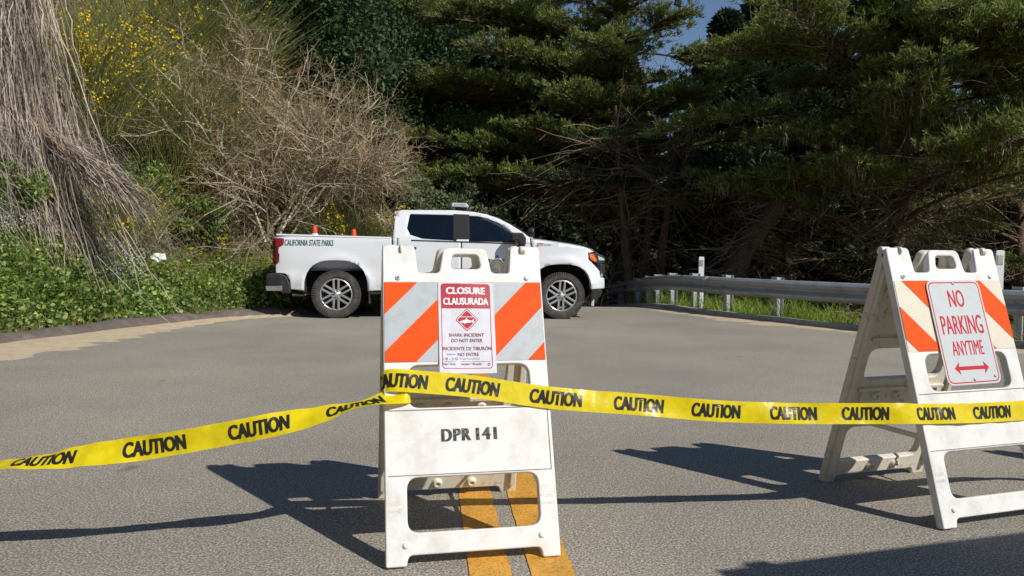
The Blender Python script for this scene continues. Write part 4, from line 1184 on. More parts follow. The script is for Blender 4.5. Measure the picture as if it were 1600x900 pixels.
# lettering and emblems on the body side
def decal(name, me, mat, px, py, lift, parent=None, step=.05):
    x0, z0 = tx(px), tz(py)
    fine(me, step)
    set_co(me, lambda V_: np.stack([V_[:, 0] + x0, -(hw(V_[:, 0] + x0, V_[:, 1] + z0) + lift + V_[:, 2]), V_[:, 1] + z0], -1))
    o = link(name, me, mat, parent or truck); return o
decal('side_lettering', text_mesh('CALIFORNIA STATE PARKS', w=.785, h=.098, fat=.03, shear=.12), M['green_ink'], 484.2, 380.6, .004)
def star(r1, r2, n_, ph=math.pi / 2):
    out = []
    for k in range(n_ * 2):
        a = ph + math.pi * k / n_; r_ = r1 if k % 2 == 0 else r2
        out.append((r_ * math.cos(a), r_ * math.sin(a)))
    return out
def disc(r_, n_=28): return [(r_ * math.cos(a), r_ * math.sin(a)) for a in np.linspace(0, 2 * math.pi, n_, endpoint=False)]
em = decal('star_emblem', plate_mesh('star_emblem', [star(.195, .118, 7)], 0, 0), M['star_dark'], 774, 414, .004)
decal('emblem_fill', plate_mesh('emblem_fill', [star(.183, .110, 7)], 0, 0), M['star_grey'], 774, 414, .0055, em)
for k in range(7):
    a = math.pi / 2 + 2 * math.pi * k / 7
    me_ = plate_mesh('emblem_point', [[(x_ + .163 * math.cos(a), y_ + .163 * math.sin(a)) for x_, y_ in disc(.010, 10)]], 0, 0)
    decal('emblem_point', me_, M['star_dark'], 774, 414, .0065, em)
decal('emblem_ring', plate_mesh('emblem_ring', [disc(.108), disc(.096)], 0, 0), M['star_dark'], 774, 414, .0065, em)
decal('emblem_ring', plate_mesh('emblem_ring', [disc(.072), disc(.064)], 0, 0), M['star_dark'], 774, 414, .0065, em)
decal('emblem_seal', plate_mesh('emblem_seal', [disc(.062)], 0, 0), M['star_gold'], 774, 414, .0065, em)
for k in range(26):
    a = 2 * math.pi * k / 26
    me_ = plate_mesh('emblem_mark', [[(x_ * .5 + .084 * math.cos(a), y_ + .084 * math.sin(a)) for x_, y_ in disc(.007, 6)]], 0, 0)
    decal('emblem_mark', me_, M['star_dark'], 774, 414, .0065, em)
decal('badge', text_mesh('Z71', w=.14, h=.052, bold=.05, shear=.5), M['badge_red'], 841, 379.5, .004)
decal('badge', text_mesh('OFF ROAD', w=.13, h=.030, bold=.02, shear=.4), M['badge_grey'], 853.5, 379.8, .004)

# orange traffic cones standing in the truck bed
bpy.context.view_layer.update()
def cone(px, topy, ylocal, label):
    x_ = tx(px); top = tz(topy)
    r_ = tag(empty('traffic_cone', truck.matrix_world @ Vector((x_, ylocal, ZB + .016)), tyaw), label, 'traffic cone', None)
    hgt = top - ZB - .016
    lathe('cone_body', [(.135, .02), (.10, hgt * .30), (.066, hgt * .62), (.044, hgt * .84), (.036, hgt * .96), (.026, hgt), (.0, hgt)], M['cone'], r_, 20)
    lathe('white_collar', [(.0735, hgt * .62), (.0615, hgt * .74), (.0555, hgt * .80), (.0525, hgt * .825)], M['marker'], r_, 20)
    box('cone_base', (0, 0, .014), (.33, .33, .026), M['cone'], r_, .006)
    return r_
cone(484.5, 355.0, -.45, 'orange cone with white collar in the truck bed beside the tail light')
cone(545.0, 359.0, -.35, 'orange cone with white collar in the truck bed nearer the cab')

# ------------------------------------------------------------------ vegetation
rng = np.random.default_rng(11)
def unit(n): return nrm(rng.normal(size=(n, 3)))

def tuft(pos, d, rg, k, L, W, spread):
    """k slender leaf fingers around direction d at every position"""
    N = len(pos)
    P_ = np.repeat(pos, k, 0); D = np.repeat(d, k, 0)
    D = nrm(D + spread * rg.normal(size=(N * k, 3)))
    l = L * rg.uniform(.6, 1.25, N * k)
    return leaves(P_ + rg.normal(scale=L * .18, size=P_.shape), D, rg, l, l * W, .2)

def limb_path(p0, az, L, rise, droop, rg, K=9, wig=.05):
    t = np.linspace(0, 1, K)
    hdir = np.array([math.cos(az), math.sin(az), 0]); sdir = np.array([-hdir[1], hdir[0], 0])
    P_ = p0 + np.outer(t * L, hdir)
    P_[:, 2] += rise * L * (t ** .8) - droop * L * t ** 2
    P_ += np.outer(np.cumsum(rg.normal(0, wig * L / K, K)) * (t > 0), sdir)
    P_[:, 2] += np.cumsum(rg.normal(0, wig * .5 * L / K, K)) * (t > 0)
    return P_

def cypress(name, base, trunk_pts, limbs, label, seed, mat='cypress', r0=.32, lichen=0, dead=500, dens=1.0, sub_w=.42, group=None, tuft_L=.125, cat='tree'):
    """limbs: list of (t on trunk, azimuth deg, length, rise, droop, start of foliage)"""
    rg = np.random.default_rng(seed)
    root = tag(empty(name, base), label, cat, group)
    tr = smoothpath(trunk_pts, 26)
    wood, twigs = Acc(), Acc()
    rad = np.interp(np.linspace(0, 1, 26), [0, .08, .5, 1], [r0 * 1.35, r0, r0 * .6, .04])
    wood.add(*tubes(tr[None], rad[None], 9))
    pos_all, dir_all = [], []
    hang = []
    subs_p, subs_r = [], []
    for (t, az, L, rise, droop, f0) in limbs:
        p0 = tr[min(int(t * 25), 25)]
        lp = limb_path(p0, R(az), L, rise, droop, rg, 10)
        lr = max(.035, r0 * .30 * (L / 6)) * np.linspace(1, .18, 10)
        wood.add(*tubes(lp[None], lr[None], 6))
        ns = int(11 * L * dens ** .5)
        u = rg.uniform(f0, 1, ns)
        f = u * 9; k = np.minimum(f.astype(int), 8); w = (f - k)[:, None]
        q0 = lp[k] * (1 - w) + lp[k + 1] * w
        tdir = nrm(lp[k + 1] - lp[k])
        side = np.where(rg.random(ns) < .5, 1, -1)[:, None] * np.stack([-tdir[:, 1], tdir[:, 0], 0 * tdir[:, 0]], -1)
        sd = nrm(side * rg.uniform(.5, 1.1, (ns, 1)) + tdir * rg.uniform(.5, 1.1, (ns, 1)) + np.array([0, 0, 1]) * rg.uniform(-.06, .18, (ns, 1)))
        sl_ = L * sub_w * (1.15 - .75 * u) * rg.uniform(.45, 1.1, ns)
        sl_ = np.clip(sl_, .25, 1.7)
        t5 = np.linspace(0, 1, 5)[None, :, None]
        sp_ = q0[:, None] + sd[:, None] * t5 * sl_[:, None, None]
        sp_[:, :, 2] += .10 * sl_[:, None] * np.linspace(0, 1, 5)[None] ** 2 + 0
        subs_p.append(sp_); subs_r.append(np.outer(.008 + .010 * sl_, np.linspace(1, .3, 5)))
        for j in range(ns):
            nt_ = max(3, int(sl_[j] * 11 * dens))
            v = rg.uniform(.18, 1.03, nt_)
            pp = q0[j] + sd[j] * (v * sl_[j])[:, None]
            lat = rg.normal(0, .085, (nt_, 3)); lat[:, 2] = np.abs(lat[:, 2]) * .9
            pos_all.append(pp + lat)
            dir_all.append(np.repeat((sd[j] * .75 + np.array([0, 0, .55]))[None], nt_, 0))
        if lichen:
            nh = int(lichen * L / 4); v = rg.integers(0, ns, nh)
            hang.append(q0[v] + sd[v] * (rg.uniform(.1, .9, nh) * sl_[v])[:, None])
    if len(subs_p):
        wood.add(*tubes(np.concatenate(subs_p), np.concatenate(subs_r), 3))
    if pos_all:
        V_, F_ = tuft(np.concatenate(pos_all), nrm(np.concatenate(dir_all)), rg, 9, tuft_L, .22, .5)
        link('crown', mesh_np('crown', V_, F_), M[mat], root)
    link('trunk', wood.mesh('trunk', True), M['bark'], root)
    if dead:   # bare dead twigs inside and below the crown
        k = rg.integers(2, 22, dead)
        hub = tr[k] + rg.normal(0, .15, (dead, 3))
        pick = rg.random(dead) < .65
        if subs_p:
            al = np.concatenate([limb_path(tr[min(int(t * 25), 25)], R(az), L, rise, droop, rg, 10)[1:6] for (t, az, L, rise, droop, f0) in limbs])
            hub = np.where(pick[:, None], al[rg.integers(0, len(al), dead)], hub)
        dd = nrm(rg.normal(size=(dead, 3)) * np.array([1, 1, .55]) + np.array([0, 0, -.25]))
        Ls = rg.uniform(.35, 2.3, dead)
        t6 = np.linspace(0, 1, 6)[None, :, None]
        pp = hub[:, None] + dd[:, None] * t6 * Ls[:, None, None] + np.cumsum(rg.normal(0, .05, (dead, 6, 3)), 1)
        pp[:, :, 2] -= .25 * Ls[:, None] * (np.linspace(0, 1, 6) ** 2)[None] * rg.uniform(-.5, 1, (dead, 1))
        V_, F_ = tubes(pp, np.outer(rg.uniform(.006, .018, dead), np.linspace(1, .3, 6)), 3)
        link('dead_twigs', mesh_np('dead_twigs', V_, F_), M['dead_wood'], root)['kind'] = 'stuff'
    if hang:
        h = np.concatenate(hang); n_ = len(h); t4 = np.linspace(0, 1, 4)
        h = np.repeat(h, 3, 0) + rg.normal(0, .05, (n_ * 3, 3)); n_ *= 3
        Ls = rg.uniform(.06, .30, n_)
        pp = h[:, None] + np.stack([np.outer(rg.normal(0, .05, n_), t4), np.outer(rg.normal(0, .05, n_), t4), -np.outer(Ls, t4)], -1)
        V_, F_ = ribbons(pp, np.outer(rg.uniform(.010, .026, n_), [1, .9, .6, .1]), np.c_[rg.normal(size=(n_, 2)), np.zeros(n_)])
        link('hanging_lichen', mesh_np('hanging_lichen', V_, F_), M['lichen'], root)['kind'] = 'stuff'
    return root

def limbs_rand(n, t0, t1, Lmax, rg, az0=0, az1=360, rise=(.05, .4), f0=.35, taper=.6):
    out = []
    for k in range(n):
        t = t0 + (t1 - t0) * (k + rg.uniform(0, 1)) / n
        az = az0 + (az1 - az0) * ((k * .618034) % 1.0) + rg.uniform(-12, 12)
        L = Lmax * (1 - taper * (t - t0) / max(t1 - t0, .01)) * rg.uniform(.7, 1.1)
        out.append((t, az, L, rg.uniform(*rise), rg.uniform(.0, .22), f0 + rg.uniform(-.05, .1)))
    return out
rg = np.random.default_rng(21)
GZ = lambda x, y: float(H(np.array([x]), np.array([y]))[0])

# A: leaning cypress whose trunk slants up to the right behind the guardrail
bA = (4.9, 18.2, GZ(4.9, 18.2) - .1)
LA = limbs_rand(36, .50, .98, 4.6, rg, -175, 30, (.0, .35), .30, .45) + limbs_rand(8, .6, .95, 3.6, rg, 30, 185, (.1, .4), .35)
cypress('cypress_tree', bA, [(0, 0, 0), (.5, -.1, 1.6), (1.7, -.3, 3.3), (3.1, -.6, 5.0), (3.9, -.7, 7.0), (4.4, -.6, 9.6), (4.6, -.4, 12)], LA,
        'cypress with a thick trunk slanting to the right behind the guardrail', 31, r0=.26, lichen=10, dead=1600, dens=1.5)
# B: tall straight cypress with long level boughs reaching over the truck
bB = (3.3, 23.5, GZ(3.3, 23.5) - .1)
LB = [(.30, 178, 8.2, .16, .06, .30), (.33, 186, 7.4, .20, .08, .30), (.36, 172, 6.6, .22, .10, .30), (.29, 196, 6.6, .10, .04, .35), (.31, 183, 7.2, .06, .0, .32), (.44, 182, 7.6, .16, .10, .3), (.46, 192, 6.8, .18, .08, .3), (.42, 170, 6.4, .16, .10, .3), (.45, 178, 6.0, .22, .08, .3), (.56, 185, 6.0, .2, .06, .25), (.58, 196, 5.0, .2, .06, .25), (.60, 174, 5.6, .2, .06, .25),
      (.30, 214, 5.4, .15, .06, .3), (.36, 228, 4.6, .15, .05, .3), (.42, 240, 4.4, .2, .06, .3), (.34, 262, 4.0, .2, .04, .3), (.48, 215, 5.0, .2, .06, .3), (.5, 252, 4.0, .2, .06, .3), (.40, 290, 4.2, .2, .06, .3), (.46, 320, 4.4, .2, .06, .3), (.38, 340, 4.2, .2, .06, .3)]
LB += [(t_, az_, L_, .15, .08, .2) for t_, az_, L_ in zip(np.linspace(.24, .72, 20), 225 + 100 * ((np.arange(20) * .618) % 1), rg.uniform(2.2, 3.6, 20))]
LB += limbs_rand(14, .58, .98, 4.4, rg, 0, 360, (.05, .35), .3)
cypress('cypress_tree', bB, [(0, 0, 0), (.1, 0, 3), (-.1, .1, 7), (.1, 0, 11), (.2, 0, 15.5)], LB,
        'tall cypress with long level boughs reaching left above the truck cab', 32, r0=.30, dead=900, dens=1.45)
# C: cypress hung with lichen, upright trunk behind the second barricade
bC = (8.9, 17.6, GZ(8.9, 17.6) - .1)
LC = limbs_rand(36, .42, .98, 4.8, rg, -190, 20, (.05, .45), .28, .4) + limbs_rand(8, .45, .98, 4.0, rg, 20, 170, (.1, .4), .35)
LC += [(.24, 215, 2.6, -.02, .06, .35), (.235, 235, 2.2, .0, .06, .4)]
treeC = cypress('cypress_tree', bC, [(0, 0, 0), (-.15, 0, 3), (.1, .1, 7), (.3, 0, 13)], LC,
        'upright cypress hung with pale lichen behind the no parking barricade', 33, r0=.27, lichen=45, dead=1300, dens=1.5)
# D: neighbour at the right edge of the wood
bD = (14.6, 21.5, GZ(14.6, 21.5) - .1)
LD = limbs_rand(24, .36, .98, 5.0, rg, 100, 300, (.05, .5), .3, .4)
cypress('cypress_tree', bD, [(0, 0, 0), (-.2, 0, 3), (-.4, .1, 7), (-.3, 0, 12)], LD, 'lichen draped cypress at the far end of the guardrail thicket', 34, r0=.26, lichen=60, dead=600)
SLIM = dict(zip((985, 1006, 1030, 1128, 1170, 1262, 1330, 1480, 945), (
    'slim shaded cypress trunk directly past the truck nose',
    'slim shaded cypress trunk between the truck nose and the white marker blade',
    'thicker slim cypress trunk in shade just before the white marker blade',
    'slim cypress trunk in shade just past the white marker blade',
    'slim cypress trunk in shade beneath the slanting cypress',
    'slim cypress trunk leaning back under the slanting cypress crown',
    'slim cypress trunk deep in shade before the lichen hung cypress',
    'slim cypress trunk in shade above the no parking barricade handle',
    'short slim cypress trunk leaning over the truck hood')))
# slim trunks in the shade behind the rail
for (px, dep, lean, hh, rr_, lab) in ((985, 19.5, -.2, 7, .14, 'thin dark cypress trunk'), (1006, 20.3, .1, 7, .19, 'reddish'), (1030, 19.8, .15, 7, .17, 'a'), (1128, 21, .2, 7, .12, 'b'), (1170, 22, .3, 7, .13, 'c'), (1262, 21.5, -.4, 7, .14, 'd'), (1330, 23, .2, 7, .15, 'e'), (1480, 21, -.3, 7, .14, 'f'), (945, 21.5, -.5, 5.5, .13, 'g')):
    p = pixd(px, 420, dep); z0 = GZ(p.x, p.y) - .1
    rgx = np.random.default_rng(int(px))
    cypress('slim_cypress', (p.x, p.y, z0), [(0, 0, 0), (lean * .3, .1, 1.2), (lean * 1.4, 0, 3), (lean * 2.4, -.2, hh - 1.8)], limbs_rand(9, .68, .97, 2.4, rgx, 0, 360, (.0, .3), .45),
            SLIM[px], 100 + int(px), r0=rr_, dead=150, group='slim trunks in the shaded grove', mat='conifer', dens=.7)

# background wood: dense dark conifers, one mesh per kind shared by the copies
def conifer(name, base, hgt, rad, seed, n, label, group, mat='conifer', L=.30):
    rg_ = np.random.default_rng(seed)
    root = tag(empty(name, base), label, 'tree', group)
    t = rg_.random(n) ** .8
    env = rad * (np.clip(1 - t, 0, 1) ** .65) * (.75 + .25 * np.sin(t * 46))
    az = rg_.uniform(0, 2 * math.pi, n)
    lob = 1 + .22 * np.sin(az * 3 + t * 9) + .15 * np.sin(az * 5 - t * 17)
    rr_ = env * lob * np.sqrt(rg_.uniform(.25, 1, n))
    pos = np.stack([rr_ * np.cos(az), rr_ * np.sin(az), .06 * hgt + t * hgt * .95 - .12 * rr_], -1)
    d = nrm(np.stack([np.cos(az), np.sin(az), np.full(n, .1)], -1))
    link('crown', mesh_np('crown', *tuft(pos, d, rg_, 7, L, .32, .5)), M[mat], root)
    trp = np.array([[(0, 0, -.3), (.05, 0, hgt * .5), (0, 0, hgt)]])
    link('trunk', mesh_np('trunk', *tubes(trp, np.array([[.2, .12, .02]]), 7), True), M['bark'], root)
    return root
c0 = conifer('conifer_tree', (2, 36, 0), 10, 2.6, 51, 7500, 'dense dark conifer standing far back in the wood', 'background conifers')
xs_ = np.linspace(-16, 34, 20)
first = True
for j, x_ in enumerate(xs_):
    for row, (yy, hs) in enumerate(((31, .78), (40, 1.0))):
        x2 = x_ + rg.uniform(-.8, .8) + row * 1.3; y2 = yy + rg.uniform(-2, 2)
        pxx = 800 + 1200 * x2 / y2
        s_ = hs * rg.uniform(.9, 1.12)
        if pxx < 620: s_ *= 1.7
        elif 640 < pxx < 1080: s_ *= 1.38
        elif pxx > 1450: s_ *= 1.35
        else: s_ *= 1.85
        o = c0 if first else copy_tree(c0); first = False
        o.location = (x2, y2, GZ(x2, y2) - .2); o.scale = (s_ ** .5 * 1.1, s_ ** .5 * 1.1, s_); o.rotation_euler = (0, 0, rg.uniform(0, 6.28))

for j in range(14):   # the wood goes on behind the photographer; it shows only in the truck's windows
    o = copy_tree(c0); x2 = -34 + j * 5.2 + rg.uniform(-1, 1); y2 = -27 + rg.uniform(-3, 3); s_ = rg.uniform(.85, 1.15)
    o.location = (x2, y2, -.3); o.scale = (s_ * 1.3, s_ * 1.3, s_); o['label'] = 'dense dark conifer in the row behind the road bend'; o['group'] = 'conifers behind the road bend'

# dark broadleaf trees above the bank, grey green shrubs behind the truck
def leafy(name, base, size, seed, nclump, per, mat, label, group=None, leaf=.11, cat='tree', stems=5):
    rg_ = np.random.default_rng(seed)
    root = tag(empty(name, base), label, cat, group)
    a = unit(nclump) * np.cbrt(rg_.uniform(.15, 1, (nclump, 1))) * np.array(size) * .5
    a[:, 2] += size[2] * .55
    wood = Acc()
    for k in range(stems):
        e = a[rg_.integers(0, nclump)]
        pth = smoothpath([(rg_.normal(0, .1), rg_.normal(0, .1), -.2), tuple(e * .5 + rg_.normal(0, .2, 3)), tuple(e)], 8)
        wood.add(*tubes(pth[None], (np.linspace(1, .25, 8) * .07 * size[2] / 4)[None], 6))
    link('trunk', wood.mesh('trunk', True), M['bark'], root)
    cs = rg_.uniform(.22, .5, nclump) * size[2] / 5
    P_ = np.repeat(a, per, 0); out = nrm(rg_.normal(size=P_.shape)); P_ = P_ + out * np.repeat(cs, per)[:, None] * np.cbrt(rg_.uniform(.3, 1, (len(P_), 1)))
    d = nrm(out + np.array([0, 0, .2]) + .6 * rg_.normal(size=P_.shape))
    l = leaf * rg_.uniform(.6, 1.3, len(P_))
    link('crown', mesh_np('crown', *leaves(P_, d, rg_, l, l * .55, .15)), M[mat], root)
    return root
for k, (px, py, dep, sz, lab) in enumerate(((455, 95, 19.5, (5.2, 4.6, 6.2), 'dark glossy leaved evergreen tree rising above the bare shrub'), (350, 40, 20.5, (4.6, 4, 5.6), 'dark evergreen tree on the bank behind the yellow broom'), (545, 130, 22.5, (4.6, 4, 8.6), 'tall dark evergreen tree between the bare shrub and the cypress boughs'), (250, -30, 20.0, (4.6, 4.0, 5.6), 'dark evergreen tree at the crest of the bank'), (600, 60, 27, (5, 4, 10), 'dark evergreen tree behind the truck bed'))):
    p = pixd(px, py, dep); z0 = min(GZ(p.x, p.y) - .1, p.z)
    leafy('evergreen_tree', (p.x, p.y, z0), (sz[0], sz[1], max(2.5, (p.z - z0) + sz[2] * .45)), 70 + k, 170, 190, 'broadleaf', lab, None, .13)
for k, (px, dep, sz, lab) in enumerate(((655, 18.6, (2.6, 2.0, 2.6), 'grey green shrub standing behind the rear cab window'), (708, 20.6, (2.8, 2.2, 3.2), 'tall grey green shrub standing behind the roof light bar'), (598, 17.6, (2.0, 1.8, 2.3), 'small grey green shrub behind the front end of the truck bed'))):
    p = pixd(px, 340, dep); z0 = GZ(p.x, p.y) - .1
    leafy('grey_shrub', (p.x, p.y, z0), sz, 90 + k, 90, 150, 'greygreen', lab, None, .09, 'shrub')

# bare many-stemmed tree on the bank
def bare_tree(name, base, seed, spread, hgt, nst, label, lean=(0, 0)):
    rg_ = np.random.default_rng(seed)
    root = tag(empty(name, base), label, 'tree')
    lv = [[], [], [], []]
    tips = []
    def grow(p, d, L, r_, lvl):
        K = 6
        pts_ = [p]; dd = d.copy()
        for k in range(K - 1):
            dd = dd + rg_.normal(0, .12, 3) + np.array([0, 0, .02 if lvl < 2 else -.01]); dd /= np.linalg.norm(dd)
            pts_.append(pts_[-1] + dd * L / (K - 1))
        lv[lvl].append((np.array(pts_), r_))
        if lvl == 3:
            tips.append(pts_[-1]); tips.append(pts_[-2]); tips.append(pts_[-3]); return
        nb_ = (9, 7, 6)[lvl]
        for k in range(nb_):
            u = rg_.uniform(.25 if lvl else .2, 1); f = u * (K - 1); j = min(int(f), K - 2)
            q = pts_[j] + (pts_[j + 1] - pts_[j]) * (f - j)
            nd = dd * .6 + nrm(rg_.normal(size=3)) * .75 + np.array([0, 0, .12]); nd /= np.linalg.norm(nd)
            grow(q, nd, L * rg_.uniform(.42, .68), r_ * .52, lvl + 1)
    for k in range(nst):
        a = 2 * math.pi * k / nst + rg_.uniform(-.3, .3)
        d = np.array([math.cos(a) * spread + lean[0], math.sin(a) * spread * .7 + lean[1], 1.0]); d /= np.linalg.norm(d)
        grow(rg_.normal(0, .14, 3) * np.array([1, 1, .2]), d, hgt * rg_.uniform(.55, .8), .028, 0)
    acc = Acc()
    for l_, items in enumerate(lv):
        acc.add(*tubes(np.array([p for p, _ in items]), np.array([np.linspace(1, .45, 6) * max(r_, .0034) for _, r_ in items]), 4 if l_ == 0 else 3))
    link('trunk', acc.mesh('trunk'), M['twig_pale'], root)
    tp2 = np.array(tips); tp2 = np.repeat(tp2, 3, 0) + rg_.normal(0, .04, (len(tp2) * 3, 3))
    l = rg_.uniform(.02, .045, len(tp2))
    link('bud', mesh_np('bud', *leaves(tp2, nrm(rg_.normal(size=tp2.shape)), rg_, l, l * .5)), M['bud'], root)['kind'] = 'stuff'
    return root
p = pixd(425, 385, 14.6); bare_tree('bare_tree', (p.x, p.y, GZ(p.x, p.y) - .05), 5, .62, 3.5, 10, 'leafless many stemmed pale tree spreading over the bank beside the truck')
p = pixd(335, 330, 15.4); bare_tree('bare_tree', (p.x, p.y, GZ(p.x, p.y) - .05), 9, .55, 2.3, 6, 'smaller leafless pale tree among dry brambles further up the bank')
p = pixd(515, 372, 15.6); bare_tree('bare_tree', (p.x, p.y, GZ(p.x, p.y) - .05), 13, .6, 2.4, 6, 'low leafless pale tree just behind the truck tail', (.25, 0))

# ---- scatter on the bank
def scatter(n, x0, x1, y0, y1, keep):
    x = rng.uniform(x0, x1, n); y = rng.uniform(y0, y1, n)
    d = dleft(x, y)
    k = keep(x, y, d)
    x, y, d = x[k], y[k], d[k]
    return np.stack([x, y, H(x, y)], -1), d
def patch(x, y, f, ph): return np.sin(x * f + ph) * np.sin(y * f * .9 + ph * 1.7) + .5 * np.sin(x * f * 2.3 - y * f * 1.4 + ph)

def green_top(x, y):   # height on the bank where herbs give way to dead brambles
    return np.interp(y, [5, 9, 11, 12.5, 14, 16], [2.4, 2.2, 1.8, 1.35, 1.0, .8])
# grass
P_, d = scatter(130000, -11, -1.2, 5.5, 17, lambda x, y, d: (d > .30) & (d < green_top(x, y) + .4 + .3 * patch(x, y, 1.7, 1)) & (rng.random(len(x)) < .75))
n = len(P_); hgt = np.where(d < .6, .5, 1) * rng.uniform(.12, .42, n) * (1 + .35 * patch(P_[:, 0], P_[:, 1], 2.1, 3)).clip(.4, 1.6)
lean = rng.normal(0, .5, (n, 2)); t4 = np.array([0, .45, .8, 1.0])
pp = np.stack([P_[:, 0:1] + np.outer(hgt * lean[:, 0], t4 ** 2), P_[:, 1:2] + np.outer(hgt * lean[:, 1], t4 ** 2), P_[:, 2:3] - .02 + np.outer(hgt, t4 - .18 * t4 ** 3)], -1)
gb = link('grass', mesh_np('grass', *ribbons(pp, np.outer(rng.uniform(.006, .014, n), [1, .9, .55, .08]), np.c_[rng.normal(size=(n, 2)), np.zeros(n)])), M['grass'])
tag(gb, 'green grass growing on the bank above the kerb', 'grass', kind='stuff')
# broad leaved herbs
P_, d = scatter(21000, -11, -3.2, 5.5, 14.5, lambda x, y, d: (d > .30) & (d < green_top(x, y) + .25 * patch(x, y, 2.3, 2)) & (rng.random(len(x)) < .75 + .35 * patch(x, y, 1.9, 5)))
n = len(P_); k = 9
Q = np.repeat(P_, k, 0) + np.c_[rng.normal(0, .07, (n * k, 2)), rng.uniform(.0, 1, n * k) * np.repeat(rng.uniform(.12, .42, n), k)]
dd = nrm(np.c_[rng.normal(size=(n * k, 2)) + np.array([.35, -.3]), rng.normal(.25, .45, n * k)])
l = np.repeat(rng.uniform(.035, .085, n), k) * rng.uniform(.7, 1.3, n * k)
hb = link('herb_cover', mesh_np('herb_cover', *leaves(Q, dd, rng, l, l * .8, .12)), M['herb'])
tag(hb, 'leafy green herbs covering the foot of the bank', 'plants', kind='stuff')
# pale flower heads in the herbs
P_, d = scatter(3000, -8.5, -4.4, 7.5, 12.5, lambda x, y, d: (d > .7) & (d < 1.9) & (patch(x, y, 2.6, 4) > .35))
n = len(P_); Q = np.repeat(P_, 7, 0) + np.c_[rng.normal(0, .05, (n * 7, 2)), rng.uniform(.28, .46, n * 7)]
tag(link('pale_flowers', mesh_np('pale_flowers', *leaves(Q, unit(n * 7), rng, np.full(n * 7, .022), np.full(n * 7, .02))), M['white_petal']), 'small pale blue white flowers among the herbs', 'flowers', kind='stuff')
# dead brambles: long drooping strands
def strands(P_, L, droop, dirv, w, name, mat, label, cat, K=7, up_=(.3, .9)):
    n = len(P_); t = np.linspace(0, 1, K)
    d = nrm(np.c_[rng.normal(0, .8, (n, 2)) + np.array(dirv), rng.uniform(*up_, n)])
    pp = P_[:, None] + d[:, None] * (t[None, :, None] * L[:, None, None]); pp[:, :, 2] -= (droop * L)[:, None] * (t ** 2)[None]
    pp += np.cumsum(rng.normal(0, .018, (n, K, 3)), 1)
    o = link(name, mesh_np(name, *ribbons(pp, np.outer(rng.uniform(w * .6, w * 1.4, n), np.linspace(1, .4, K)), nrm(rng.normal(size=(n, 3))))), M[mat])
    return tag(o, label, cat, kind='stuff')
P_, d = scatter(52000, -13, -1.4, 6, 20, lambda x, y, d: (d > green_top(x, y) - .25 + .3 * patch(x, y, 2, 7)) & (d < 6) & (rng.random(len(x)) < .8))
n = len(P_); strands(P_, rng.uniform(.3, 1.0, n), rng.uniform(.3, 1.1, n), (.35, -.3), .011, 'dry_bramble', 'bramble', 'tangle of dry grey brown brambles on the bank', 'brambles')
# brown leaf litter and green sprouts between the strands
P_, d = scatter(60000, -13, -1.6, 6, 20, lambda x, y, d: (d > green_top(x, y)) & (d < 7) & (patch(x, y, 1.5, 9) > .05))
n = len(P_); Q = P_ + np.c_[np.zeros((n, 2)), rng.uniform(.0, .55, n)]; l = rng.uniform(.03, .075, n)
tag(link('leaf_cover', mesh_np('leaf_cover', *leaves(Q, unit(n), rng, l, l * .7)), M['greygreen']), 'scattered dull green leaves among the dry brambles', 'leaves', kind='stuff')
# young yellow green bramble shoots
P_, d = scatter(5000, -9.5, -3.0, 9, 16.5, lambda x, y, d: (d > 1.2) & (d < 4.2) & (patch(x, y, 2.2, 12) > .6))
n = len(P_); Q = np.repeat(P_, 8, 0) + np.c_[rng.normal(0, .07, (n * 8, 2)), rng.uniform(.2, .7, n * 8)]; l = rng.uniform(.04, .09, n * 8)
tag(link('bramble_shoots', mesh_np('bramble_shoots', *leaves(Q, unit(n * 8) + np.array([.2, -.3, .3]), rng, l, l * .8)), M['limegreen']), 'yellow green young bramble leaves dotted on the bank', 'leaves', kind='stuff')

# broom bushes with yellow flowers
def broom(px, py, dep, w, h_, seed, flowers, label):
    rg_ = np.random.default_rng(seed)
    p = pixd(px, py, dep); z0 = GZ(p.x, p.y)
    root = tag(empty('broom_bush', (p.x, p.y, z0 - .05)), label, 'bush')
    n = int(1500 * w); K = 7; t = np.linspace(0, 1, K)
    b0 = np.c_[rg_.normal(0, w * .22, n), rg_.normal(0, w * .18, n), rg_.uniform(0, h_ * .5, n)]
    d = nrm(np.c_[b0[:, :2] / w * 1.5 + rg_.normal(0, .25, (n, 2)), np.full(n, 1.0)])
    L = rg_.uniform(.35, .75, n) * h_
    pp = b0[:, None] + d[:, None] * (t[None, :, None] * L[:, None, None])
    pp += nrm(d * np.array([1, 1, 0]))[:, None] * ((t ** 2)[None] * (L * .22)[:, None])[..., None] + np.cumsum(rg_.normal(0, .012, (n, K, 3)), 1)
    link('twigs', mesh_np('twigs', *ribbons(pp, np.outer(rg_.uniform(.006, .012, n), np.linspace(1, .5, K)), rg_.normal(size=(n, 3)))), M['broom'], root)['kind'] = 'stuff'
    tr_ = np.array([[(0, 0, -.1), (.03, .02, h_ * .35), (.0, .05, h_ * .7)]]); link('stem', mesh_np('stem', *tubes(tr_, np.array([[.035, .025, .012]]), 6), True), M['bark'], root)
    m_ = rg_.integers(0, n, flowers * 40) ; seedc = rg_.integers(0, n, flowers)
    Q = []
    for s_ in seedc:
        k_ = rg_.integers(3, 7, 16); Q.append(pp[s_][k_] + rg_.normal(0, .035, (16, 3)))
    if Q:
        Q = np.concatenate(Q); l = rg_.uniform(.025, .05, len(Q))
        link('flowers', mesh_np('flowers', *leaves(Q, nrm(rg_.normal(size=Q.shape)), rg_, l, l * .85)), M['flower'], root)['kind'] = 'stuff'
    return root
broom(110, 150, 12.8, 2.0, 2.0, 1, 260, 'broom bush thick with yellow flowers beside the vine hung trunk')
